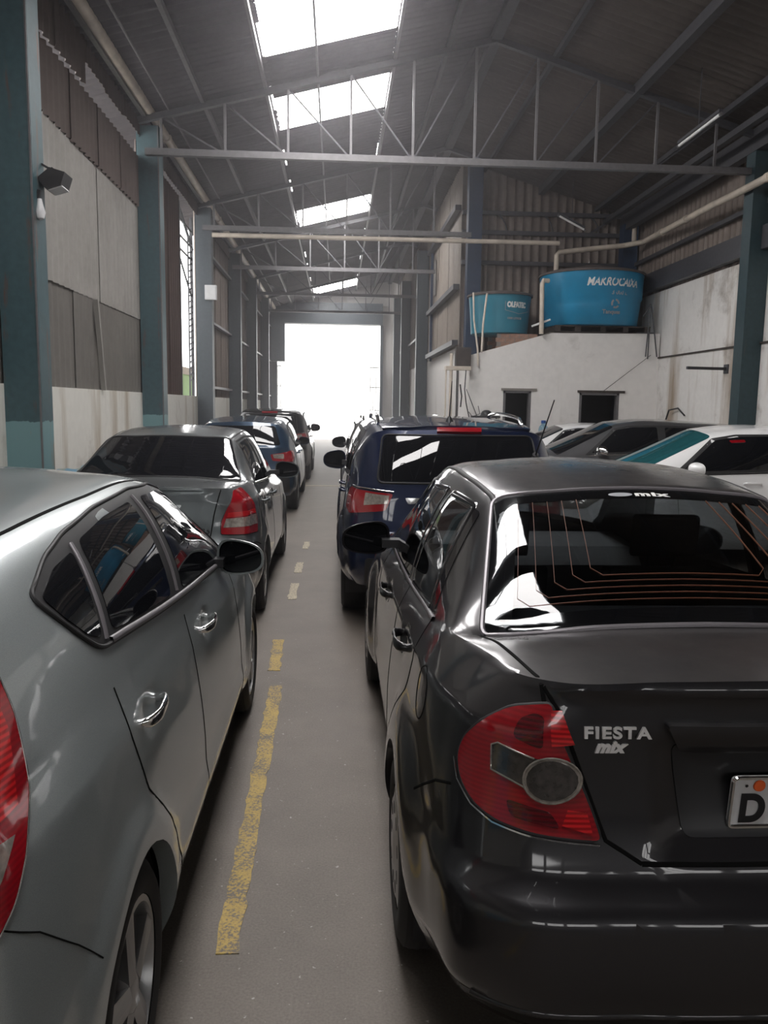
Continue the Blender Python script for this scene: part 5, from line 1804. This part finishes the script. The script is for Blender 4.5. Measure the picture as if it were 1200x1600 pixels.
def i30():
    c = Car('hatchback_car', 'silver green hatchback in the left foreground with chrome door handles', 'car', (-1.34, 1.80, 0), PI / 2, M['i30'], n=9, nv=8)
    def deform(P):
        x, y, z = P[..., 0].copy(), P[..., 1].copy(), P[..., 2].copy()
        for xw in (0.0, 2.65):
            d = np.hypot(x - xw, z - .31)
            y += (y > .5) * .016 * (1 - sstep(.38, .47, d)) * sstep(0, .1, .85 - z)
        # soft crease along the doors above the sill
        y += (y > .5) * .010 * np.exp(-((z - .40) / .05) ** 2) * sstep(.35, .6, x) * (1 - sstep(2.1, 2.3, x))
        for hx, hz in ((.30, .905), (1.24, .885)):
            y -= (y > .5) * .024 * np.exp(-((x - hx - .02) / .065) ** 2 - ((z - hz) / .036) ** 2)
        back = sstep(-.25, -.5, x)
        x -= back * (1 - sstep(.60, .64, z)) * .03
        return np.stack([x, y, z], -1)
    H = hatch_body(c, deform)
    # dark window band with the panes standing on it
    dlo = [(-.075, 1.30), (-.035, 1.245), (.030, 1.180), (.10, 1.135), (.22, 1.125), (.66, 1.085), (1.75, .995), (2.10, .965), (2.16, .975), (1.66, 1.345), (1.38, 1.405), (.99, 1.425), (.57, 1.412), (.27, 1.385), (.10, 1.355)]
    c.patch('window_band', 'L', dlo, M['rubber'], .0025, .005, r=.03, res=.05)
    c.patch('quarter_window', 'L', [(-.035, 1.29), (-.005, 1.24), (.06, 1.18), (.125, 1.155), (.235, 1.345), (.10, 1.33)], M['glass'], .0045, .004, r=.02)
    c.patch('rear_side_window', 'L', [(.20, 1.155), (.30, 1.142), (.80, 1.10), (.875, 1.395), (.57, 1.385), (.31, 1.36)], M['glass'], .0045, .004, r=.03)
    c.patch('front_side_window', 'L', [(.98, 1.085), (1.75, 1.02), (2.0, 1.0), (1.63, 1.325), (1.37, 1.38), (1.02, 1.395)], M['glass'], .0045, .004, r=.03)
    c.strip('waist_strip', 'L', [(.17, 1.135), (.30, 1.125), (.66, 1.092), (1.75, 1.002), (2.08, .972)], .022, M['trimgrey'], .006, h=.004)
    c.strip('window_trim', 'L', [(.145, 1.145), (.26, 1.36)], .010, M['trimgrey'], .007, h=.003)
    c.strip('pillar_trim', 'L', [(.885, 1.095), (.945, 1.405)], .012, M['trimgrey'], .006, h=.004)
    c.tube_on('window_frame', 'L', round_poly(dlo, .04), .006, M['rubber'], .003, closed=True)
    common_gaps(c, H, .10)
    c.strip('panel_gap', 'Q', [(q2(-.28, .878), .612), (q2(-.36, .865), .69), (q2(-.46, .83), .79), (q2(-.55, .79), .86)], .0035, M['gap'])
    c.strip('roof_channel', 'T', [(-.30, .545), (.12, .57), (.65, .585), (1.2, .585), (1.58, .56)], .012, M['gap'], both=False)
    c.strip('roof_channel', 'T', [(-.30, -.545), (.12, -.57), (.65, -.585), (1.2, -.585), (1.58, -.56)], .012, M['gap'], both=False)
    Q = q2
    lamp = [(Q(-.30, .675), 1.275), (Q(-.325, .735), 1.15), (Q(-.372, .785), 1.02), (Q(-.44, .80), .945), (Q(-.50, .80), .88), (Q(-.58, .76), .81), (Q(-.69, .60), .80), (Q(-.62, .60), 1.02), (Q(-.42, .60), 1.26)]
    L = c.patch('tail_lamp', 'Q', lamp, M['red'], .006, .012, r=.02, res=.03, dome=.006)
    c.strip('lamp_edge', 'Q', round_poly(lamp, .02), .006, M['chrome'], .004, closed=True, h=.003)
    c.patch('brake_lens', 'Q', [(Q(-.33, .675), 1.24), (Q(-.36, .73), 1.13), (Q(-.415, .765), 1.01), (Q(-.50, .70), 1.0), (Q(-.42, .65), 1.20)], M['redbright'], .0135, .003, res=.025, parent=L, label='bright red upper lens')
    c.patch('clear_lens', 'Q', [(Q(-.45, .77), .975), (Q(-.52, .70), .985), (Q(-.58, .68), .90), (Q(-.53, .75), .90)], M['clear'], .0135, .003, res=.025, parent=L, label='clear middle lens')
    c.patch('rear_window', 'B', [(-.60, 1.06), (.60, 1.06), (.50, 1.35), (-.50, 1.35)], M['glass'], .004, .006, r=.05)
    c.patch('windscreen', 'S', [(.62, -.8 * 2.50 + .6 * .97), (-.62, -.8 * 2.50 + .6 * .97), (-.55, -.8 * 1.66 + .6 * 1.38), (.55, -.8 * 1.66 + .6 * 1.38)], M['glass'], .004, .006, r=.05)
    for x, z in ((.30, .905), (1.24, .885)):
        c.handle(x, z, M['chrome'], .19, h=.026)
    c.mirror_part(1.80, .80, 1.035, M['i30'], sx=.10, sy=.11, sz=.078)
    c.wheels((0, 2.65), .875, r=.31, w=.20, spokes=5, rim_r=.225)
    c.patch('head_lamp', 'K', [((3.0 - .78) * QN, .62), ((3.25 - .60) * QN, .60), ((3.2 - .62) * QN, .72), ((2.75 - .80) * QN, .80)], M['clear'], .005, .01, r=.03)
    c.patch('grille', 'F', [(-.4, .45), (.4, .45), (.4, .56), (-.4, .56)], M['plastic'], .004, .008, r=.02)
    return c

# ------------------------------------------------------------------ grey saloon of the left row
def grey_saloon():
    c = Car('sedan_car', 'grey saloon in the left row with tall red and clear tail lamp', 'car', (-1.43, 6.72, 0), PI / 2, M['etios'], n=7, nv=6)
    def deform(P):
        x, y, z = P[..., 0].copy(), P[..., 1].copy(), P[..., 2].copy()
        for xw in (0.0, 2.55):
            d = np.hypot(x - xw, z - .30)
            y += (y > .5) * .014 * (1 - sstep(.37, .46, d)) * sstep(0, .1, .85 - z)
        back = sstep(-.35, -.55, x)
        x -= back * (1 - sstep(.66, .70, z)) * .04
        lip = np.exp(-((z - 1.10) / .022) ** 2) * back * (y < .62)
        x -= lip * .014
        return np.stack([x, y, z], -1)
    FE = (3.08, .78, .25, .62, .80)
    RE = (-.52, .80, .28, .66, 1.09)
    ST = [(-.42, .83, .26, .69, 1.095, .46, 1.115, 1.12), (-.20, .84, .25, .72, 1.10, .655, 1.10, 1.135, 0, -.02, 1, .012),
          (.10, .845, .22, .74, 1.07, .585, 1.265, 1.305, 0, -.01, 0, .02), (.40, .845, .2, .75, 1.035, .525, 1.41, 1.455, 0, .02, 1, .03),
          (.85, .845, .2, .755, 1.01, .535, 1.45, 1.505, 0, 0, 0, .035), (1.4, .845, .2, .755, .985, .535, 1.445, 1.505, 0, 0, 0, .035),
          (1.75, .845, .2, .75, .97, .51, 1.40, 1.45, 0, .05, 1, .03), (2.15, .845, .2, .74, .95, .58, 1.19, 1.24, 0, .1, 0, .02),
          (2.55, .84, .2, .72, .93, .63, .97, 1.015, 0, .15, 1, .01), (2.85, .82, .22, .67, .88, .42, .92, .94, 0, .05)]
    c.body(FE, ST, RE, [3.22, 3.30, 3.33, 3.31, 3.27, 3.2], [-.80, -.87, -.87, -.80, -.785, -.775], Df=.3, Dr=.28, deform=deform, zfc=.04, zrc=.025,
           arches=[(0, .30), (2.55, .30)], Ra=.335,
           panels=[('rear_door', 'L', [(.30, .62), (.82, .25), (.82, 1.02), (.10, 1.05), (.08, .86)]), ('front_door', 'L', [(.83, .25), (1.9, .25), (1.94, .96), (.83, 1.02)]),
                   ('rear_bumper', 'B', [(-.9, .10), (.9, .10), (.9, .68), (-.9, .68)]), ('boot_lid', 'B', [(-.50, .70), (.50, .70), (.57, 1.08), (-.57, 1.08)])])
    wz = lambda x, z: .8 * x + .6 * z
    c.patch('rear_window', 'W', [(.66, wz(-.19, 1.105)), (.51, wz(.375, 1.41)), (-.51, wz(.375, 1.41)), (-.66, wz(-.19, 1.105))], M['glass'], .004, .006, r=.05)
    c.tube_on('window_trim', 'W', round_poly([(.665, wz(-.20, 1.10)), (.515, wz(.385, 1.418)), (-.515, wz(.385, 1.418)), (-.665, wz(-.20, 1.10))], .05), .008, M['rubber'], .002, closed=True)
    c.patch('windscreen', 'S', [(.61, -.8 * 2.53 + .6 * .98), (-.61, -.8 * 2.53 + .6 * .98), (-.48, -.8 * 1.79 + .6 * 1.385), (.48, -.8 * 1.79 + .6 * 1.385)], M['glass'], .004, .006, r=.05)
    c.patch('rear_side_window', 'L', [(.18, 1.075), (.79, 1.04), (.79, 1.40), (.42, 1.375)], M['glass'], .004, .006, r=.03)
    c.patch('front_side_window', 'L', [(.86, 1.03), (1.9, .985), (2.15, .985), (1.65, 1.37), (.86, 1.405)], M['glass'], .004, .006, r=.03)
    c.strip('waist_strip', 'L', [(.10, 1.065), (.8, 1.025), (2.0, .97)], .018, M['chrome'], .004, h=.003)
    c.strip('window_seal', 'L', [(.14, 1.08), (.40, 1.395), (.82, 1.425), (1.62, 1.39), (2.1, 1.0)], .03, M['rubber'], .002, h=.003)
    common_gaps(c, lambda z: z)
    for s in (1, -1):
        c.strip('panel_gap', 'B', [(s * .575, 1.085), (s * .53, .90), (s * .50, .70)], .009, M['gap'], both=False)
        c.strip('roof_moulding', 'T', [(.38, s * .51), (.85, s * .53), (1.4, s * .53), (1.75, s * .505)], .018, M['rubber'], .002, both=False, h=.003)
    c.strip('panel_gap', 'B', [(.50, .69), (-.50, .69)], .010, M['gap'], both=False)
    Q = q2
    lamp = [(Q(-.64, .65), 1.070), (Q(-.47, .70), 1.078), (Q(-.436, .796), .935), (Q(-.44, .82), .80), (Q(-.46, .816), .736), (Q(-.779, .581), .762), (Q(-.77, .59), .85), (Q(-.73, .615), .95)]
    L = c.patch('tail_lamp', 'Q', lamp, M['red'], .006, .012, r=.015, res=.03, dome=.006)
    c.strip('lamp_seal', 'Q', round_poly(lamp, .015), .012, M['rubber'], .003, closed=True, h=.002)
    c.patch('clear_lens', 'Q', [(Q(-.745, .61), .875), (Q(-.46, .80), .875), (Q(-.46, .81), .80), (Q(-.765, .595), .81)], M['clear'], .0135, .003, res=.025, parent=L, label='clear band of the tail lamp')
    c.patch('brake_lens', 'Q', [(Q(-.73, .62), .92), (Q(-.47, .79), .92), (Q(-.46, .795), .885), (Q(-.74, .615), .885)], M['redbright'], .0135, .003, res=.025, parent=L, label='bright red ribbed band')
    def badge(txt, y, z, size):
        me = text_mesh(txt, size, .002, M['chrome'], 0, 1.1, .001)
        for v in me.vertices:
            a, b, d = v.co
            l, nn = c.hit('B', y - a, z + b); v.co = l + nn * (.003 + d)
        inst('badge', me, c.root)
    badge('XLS', -.42, .77, .045)
    c.patch('plate_brow', 'B', [(-.30, .98), (.30, .98), (.28, .94), (-.28, .94)], M['chrome'], .015, .018, r=.01)
    c.patch('number_plate', 'B', [(-.2, .80), (.2, .80), (.2, .92), (-.2, .92)], M['platewhite'], .008, .01, r=.01)
    c.strip('bumper_line', 'Q', [(Q(-.36, .845), .62), (Q(-.5, .82), .66), (Q(-.65, .75), .68)], .008, M['gap'])
    c.strip('bumper_crease', 'B', [(-.72, .42), (.72, .42)], .02, M['plastic'], .004, both=False, h=.004)
    for x, z in ((.30, .90), (1.15, .875)):
        c.cup(x, z, .075, .04); c.handle(x, z, M['etios'], .17)
    c.mirror_part(1.80, .78, 1.04, M['etios'])
    c.wheels((0, 2.55), .845, r=.30, w=.18, style='spoke', spokes=8)
    c.patch('head_lamp', 'K', [((2.98 - .72) * QN, .62), ((3.18 - .58) * QN, .62), ((3.08 - .62) * QN, .76), ((2.78 - .75) * QN, .82)], M['clear'], .005, .01, r=.03)
    c.patch('grille', 'F', [(-.4, .58), (.4, .58), (.42, .68), (-.42, .68)], M['plastic'], .004, .008, r=.02)
    return c

# ------------------------------------------------------------------ sport utility shape
def suv(name, label, loc, rz, paint_, n=6, detail=True, rails=True, antenna=True, hs=1.0, glass='glass', group=None):
    c = Car(name, label, 'car', loc, rz, M[paint_], n=n, nv=n, group=group)
    wb = 2.64
    def deform(P):
        x, y, z = P[..., 0].copy(), P[..., 1].copy(), P[..., 2].copy()
        for xw in (0.0, wb):
            d = np.hypot(x - xw, z - .35)
            y += (y > .5) * .022 * (1 - sstep(.42, .50, d)) * sstep(0, .1, .95 - z)
        back = sstep(-.3, -.5, x)
        x -= back * (1 - sstep(.72, .76, z)) * .05
        return np.stack([x, y, z], -1)
    H = lambda z: z * hs
    FE = (3.12, .84, .32, .72, H(.95))
    RE = (-.45, .865, .34, .80, H(1.12))
    ST = [(-.30, .895, .30, .825, H(1.13), .66, H(1.50), H(1.545), -.17, -.30, 1, .03), (.10, .91, .28, .84, H(1.12), .675, H(1.555), H(1.60), 0, 0, 0, .035),
          (.7, .91, .26, .85, H(1.09), .68, H(1.575), H(1.63), 0, 0, 0, .04), (1.25, .91, .26, .85, H(1.07), .675, H(1.565), H(1.63), 0, 0, 0, .04),
          (1.6, .91, .26, .845, H(1.06), .645, H(1.52), H(1.575), 0, .08, 1, .04), (2.02, .91, .26, .835, H(1.05), .70, H(1.29), H(1.34), 0, .12, 0, .03),
          (2.42, .905, .27, .815, H(1.03), .71, H(1.06), H(1.11), 0, .15, 1, .01), (2.8, .89, .29, .77, H(1.0), .45, H(1.04), H(1.06), 0, .05)]
    c.body(FE, ST, RE, [3.38, 3.46, 3.49, 3.46, 3.42, 3.36], [-.72, -.80, -.82, -.78, -.755, -.74], Df=.34, Dr=.28, deform=deform, zfc=.04, zrc=.0, arches=[(0, .35), (wb, .35)], Ra=.40,
           panels=[('rear_door', 'L', [(.42, .60), (.52, .32), (.95, .32), (.95, H(1.08)), (.20, H(1.11)), (.2, .95)]), ('front_door', 'L', [(.96, .32), (2.0, .32), (2.03, H(1.04)), (.96, H(1.08))]),
                   ('rear_bumper', 'B', [(-1, .10), (1, .10), (1, .73), (-1, .73)]), ('tailgate', 'B', [(-.60, .75), (.60, .75), (.66, 1.0), (.66, H(1.125)), (-.66, H(1.125)), (-.66, 1.0)])] if detail else [])
    dlo = [(-.22, H(1.16)), (.10, H(1.145)), (.95, H(1.10)), (2.05, H(1.065)), (1.62, H(1.50)), (1.2, H(1.545)), (.6, H(1.545)), (0, H(1.52)), (-.2, H(1.46))]
    c.patch('window_band', 'L', dlo, M['rubber'], .0025, .005, r=.04)
    c.patch('quarter_window', 'L', [(-.17, H(1.19)), (.12, H(1.175)), (.12, H(1.49)), (-.15, H(1.44))], M[glass], .0045, .004, r=.02)
    c.patch('rear_side_window', 'L', [(.19, H(1.17)), (.90, H(1.13)), (.90, H(1.52)), (.19, H(1.50))], M[glass], .0045, .004, r=.02)
    c.patch('front_side_window', 'L', [(1.0, H(1.125)), (1.98, H(1.09)), (1.60, H(1.475)), (1.2, H(1.52)), (1.0, H(1.52))], M[glass], .0045, .004, r=.02)
    c.strip('waist_strip', 'L', [(-.22, H(1.155)), (.10, H(1.135)), (.95, H(1.09)), (2.0, H(1.058))], .02, M['chrome'], .005, h=.003)
    wd = [(-.62, H(1.15)), (.62, H(1.15)), (.575, H(1.49)), (-.575, H(1.49))]
    c.patch('rear_window', 'B', wd, M['glass'], .004, .006, r=.05)
    c.tube_on('window_trim', 'B', round_poly([(-.63, H(1.14)), (.63, H(1.14)), (.585, H(1.50)), (-.585, H(1.50))], .05), .008, M['rubber'], .002, closed=True)
    sp = c.patch('roof_spoiler', 'T', [(-.50, -.58), (-.50, .58), (-.22, .60), (-.22, -.60)], M[paint_], .022, .03, r=.04)
    c.patch('brake_light', 'B', [(-.17, H(1.515)), (.17, H(1.515)), (.17, H(1.54)), (-.17, H(1.54))], M['red'], .030, .03, res=.03)
    c.patch('windscreen', 'S', [(.68, -.8 * 2.42 + .6 * H(1.09)), (-.68, -.8 * 2.42 + .6 * H(1.09)), (-.60, -.8 * 1.68 + .6 * H(1.515)), (.60, -.8 * 1.68 + .6 * H(1.515))], M['glass'], .004, .006, r=.05)
    Q = q2
    lamp = [(Q(-.50, .85), 1.09), (Q(-.44, .885), 1.06), (Q(-.43, .89), .93), (Q(-.55, .84), .89), (Q(-.74, .56), .93), (Q(-.745, .52), 1.06)]
    L = c.patch('tail_lamp', 'Q', lamp, M['red'], .006, .012, r=.02, res=.04, dome=.008)
    c.patch('clear_lens', 'Q', [(Q(-.66, .70), 1.06), (Q(-.735, .54), 1.045), (Q(-.735, .55), .985), (Q(-.66, .70), .965)], M['clear'], .0155, .003, res=.03, parent=L, label='clear inner half of the tail lamp')
    c.strip('lamp_edge', 'Q', [(Q(-.52, .845), 1.10), (Q(-.66, .71), 1.095), (Q(-.745, .52), 1.075)], .010, M['chrome'], .008, h=.003)
    common_gaps(c, lambda z: H(z) + .10)
    if detail:
        c.patch('number_plate', 'B', [(-.2, .84), (.2, .84), (.2, .95), (-.2, .95)], M['platewhite'], .008, .01, r=.01)
        c.patch('plate_brow', 'B', [(-.42, 1.03), (.42, 1.03), (.40, .985), (-.40, .985)], M['chrome'], .015, .018, r=.01)
        c.patch('lower_bumper', 'B', [(-.72, .36), (.72, .36), (.72, .58), (-.72, .58)], M['plastic'], .006, .01, r=.03)
        c.patch('reflector', 'B', [(.55, .62), (.72, .62), (.72, .66), (.55, .66)], M['red'], .008, .01, r=.005)
        c.patch('reflector', 'B', [(-.55, .62), (-.72, .62), (-.72, .66), (-.55, .66)], M['red'], .008, .01, r=.005)
        p, nn = c.hit('B', .05, H(1.17)); 
        w = MB().tube([p + nn * .02, p + nn * .05 + Vector((0, -.1, .02)), c.hit('B', -.38, H(1.22))[0] + Vector((-.02, 0, 0))], .012, 8).build('rear_wiper', M['plastic'], c.root, smooth=True)
        MB().lathe([(.0, 0), (.03, .0), (.03, .04), (.0, .045)], 14, 'x', tuple(p - Vector((.04, 0, 0)))).build('wiper_pivot', M['plastic'], w, smooth=True)
    for s in (1, -1):
        v = []
        c.strip('side_cladding', 'L', [(.45, .36), (2.2, .36)], .12, M['plastic'], .006, h=.004, both=False) if s == 1 else None
        if rails:
            pts = []
            for x in np.linspace(-.15, 1.5, 12):
                l, nn = c.hit('T', float(x), .60)
                e = min(1.0, min(x + .15, 1.5 - x) / .15)
                pts.append(Vector((l.x, s * .60, l.z + .008 + .042 * math.sqrt(max(e, 0)))))
            MB().tube(pts, .016, 8).build('roof_rail', M['chrome'], c.root, smooth=True)
    if antenna:
        l, nn = c.hit('T', -.05, 0)
        MB().lathe([(.04, -.01), (.03, .02), (.012, .05), (.0, .05)], 14, c=tuple(l)).build('antenna_base', M['plastic'], c.root, smooth=True)
        MB().tube([l + Vector((0, 0, .04)), l + Vector((-.10, -.0, .34))], [.006, .003], 6).build('antenna', M['plastic'], c.root)
    for x, z in ((.35, H(.98)), (1.2, H(.96))):
        c.handle(x, z, M[paint_], .19)
    c.mirror_part(1.78, .84, H(1.15), M[paint_], sx=.10, sy=.12, sz=.095)
    c.wheels((0, wb), .895, r=.35, w=.22, spokes=6)
    c.patch('head_lamp', 'K', [((2.98 - .80) * QN, .74), ((3.3 - .60) * QN, .74), ((3.25 - .62) * QN, .86), ((2.8 - .82) * QN, .92)], M['clear'], .005, .01, r=.03)
    c.patch('grille', 'F', [(-.5, .70), (.5, .70), (.5, .84), (-.5, .84)], M['plastic'], .004, .008, r=.03)
    return c

def hatch(name, label, loc, rz, paint_, hs=1.0, glass='glass', chrome_mirror=False, red=False, wb=2.65, n=5, bumper=None, group=None, trim='rubber'):
    c = Car(name, label, 'car', loc, rz, M[paint_], n=n, nv=n, group=group)
    H = hatch_body(c, None, True, hs, .345, wb, .31)
    dlo = [(-.20, H(1.17)), (-.05, H(1.10)), (.20, H(1.06)), (.93, H(1.02)), (2.10, H(.965)), (1.63, H(1.345)), (1.38, H(1.39)), (.95, H(1.40)), (.50, H(1.39)), (.12, H(1.345)), (-.10, H(1.27))]
    c.patch('window_band', 'L', dlo, M[trim], .0025, .005, r=.03)
    c.patch('quarter_window', 'L', [(-.16, H(1.175)), (.10, H(1.10)), (.155, H(1.31)), (-.06, H(1.26))], M[glass], .0045, .004, r=.02)
    c.patch('rear_side_window', 'L', [(.19, H(1.09)), (.87, H(1.05)), (.87, H(1.37)), (.50, H(1.365)), (.22, H(1.325))], M[glass], .0045, .004, r=.03)
    c.patch('front_side_window', 'L', [(.99, H(1.045)), (2.0, H(.995)), (1.60, H(1.325)), (1.36, H(1.365)), (.99, H(1.375))], M[glass], .0045, .004, r=.03)
    c.strip('waist_strip', 'L', [(-.05, H(1.09)), (.20, H(1.05)), (.93, H(1.01)), (2.05, H(.96))], .018, M['chrome' if chrome_mirror else 'rubber'], .005, h=.003)
    c.patch('rear_window', 'B', [(-.62, H(1.06)), (.62, H(1.06)), (.52, H(1.35)), (-.52, H(1.35))], M['glass'], .004, .006, r=.05)
    c.patch('windscreen', 'S', [(.66, -.8 * 2.50 + .6 * H(.97)), (-.66, -.8 * 2.50 + .6 * H(.97)), (-.565, -.8 * 1.64 + .6 * H(1.385)), (.565, -.8 * 1.64 + .6 * H(1.385))], M['tealglass' if glass == 'teal' or red else 'glass'], .004, .006, r=.05)
    common_gaps(c, H)
    Q = q2
    lamp = [(Q(-.50, .80), 1.0), (Q(-.42, .86), .97), (Q(-.42, .86), .86), (Q(-.55, .81), .82), (Q(-.72, .52), .84), (Q(-.72, .50), .94)]
    L = c.patch('tail_lamp', 'Q', lamp, M['red'], .006, .012, r=.02, res=.04, dome=.006)
    c.patch('clear_lens', 'Q', [(Q(-.64, .66), .95), (Q(-.71, .53), .94), (Q(-.71, .54), .88), (Q(-.64, .66), .87)], M['clear'], .0135, .003, res=.03, parent=L, label='clear inner part of the tail lamp')
    c.patch('number_plate', 'B', [(-.2, .72), (.2, .72), (.2, .83), (-.2, .83)], M['platewhite'], .008, .01, r=.01)
    if bumper:
        c.patch('lower_bumper', 'B', [(-.76, .34), (.76, .34), (.76, .58), (-.76, .58)], M['plastic'], .006, .01, r=.03)
    for x, z in ((.30, H(.905)), (1.24, H(.885))):
        c.handle(x, z, M['chrome' if chrome_mirror else paint_], .18)
    c.mirror_part(1.84, .79, H(1.03), M['chrome' if chrome_mirror else paint_], sx=.09, sy=.10, sz=.075)
    c.wheels((0, wb), .875, r=.31, w=.20, spokes=6)
    c.patch('head_lamp', 'K', [((3.0 - .78) * QN, .62), ((3.25 - .60) * QN, .60), ((3.2 - .62) * QN, .72), ((2.75 - .80) * QN, .80)], M['clear'], .005, .01, r=.03)
    c.patch('grille', 'F', [(-.4, .45), (.4, .45), (.4, .56), (-.4, .56)], M['plastic'], .004, .008, r=.02)
    if red:
        c.patch('red_lamp', 'L', [(1.30, H(1.335)), (1.46, H(1.325)), (1.44, H(1.30)), (1.29, H(1.31))], M['red'], .012, .008, r=.01, res=.03, both=False, label='small red lamp showing in the side glass')
    return c

# ------------------------------------------------------------------ parked cars
CARS = {}
CARS['fiesta'] = fiesta()
CARS['i30'] = i30()
CARS['etios'] = grey_saloon()
CARS['suv'] = suv('suv_car', 'deep blue sport utility car parked ahead of the charcoal saloon, roof rails', (.94, 6.80, 0), PI / 2, 'blue', n=7)
CARS['bluehatch'] = hatch('hatchback_car', 'dark blue hatchback with red lamp, third in the left row', (-1.50, 13.4, 0), PI / 2, 'blue2', hs=1.02, bumper=True)
CARS['farsuv'] = suv('suv_car', 'black sport utility car, farthest in the left row', (-1.50, 18.9, 0), PI / 2, 'blackcar', n=5, detail=False, rails=False)
CARS['ahead'] = suv('suv_car', 'dark car parked ahead of the blue sport utility car, mostly hidden', (1.0, 12.2, 0), PI / 2, 'blackcar', n=5, detail=False, rails=True, antenna=False, hs=.95)
CARS['white_near'] = hatch('hatchback_car', 'white hatchback at right with teal windscreen, nearest of the crosswise cars', (5.86, 9.25, 0), PI - .10, 'white', hs=1.05, red=True)
CARS['dark_cross'] = hatch('hatchback_car', 'dark car with pale roof edge and chrome mirror, standing crosswise between two white cars', (5.90, 12.75, 0), PI - .05, 'silver', hs=1.06, chrome_mirror=True, wb=2.70)
CARS['white_far'] = hatch('hatchback_car', 'white car standing crosswise right before the annex doors', (5.95, 15.75, 0), PI - .02, 'white', hs=.975)
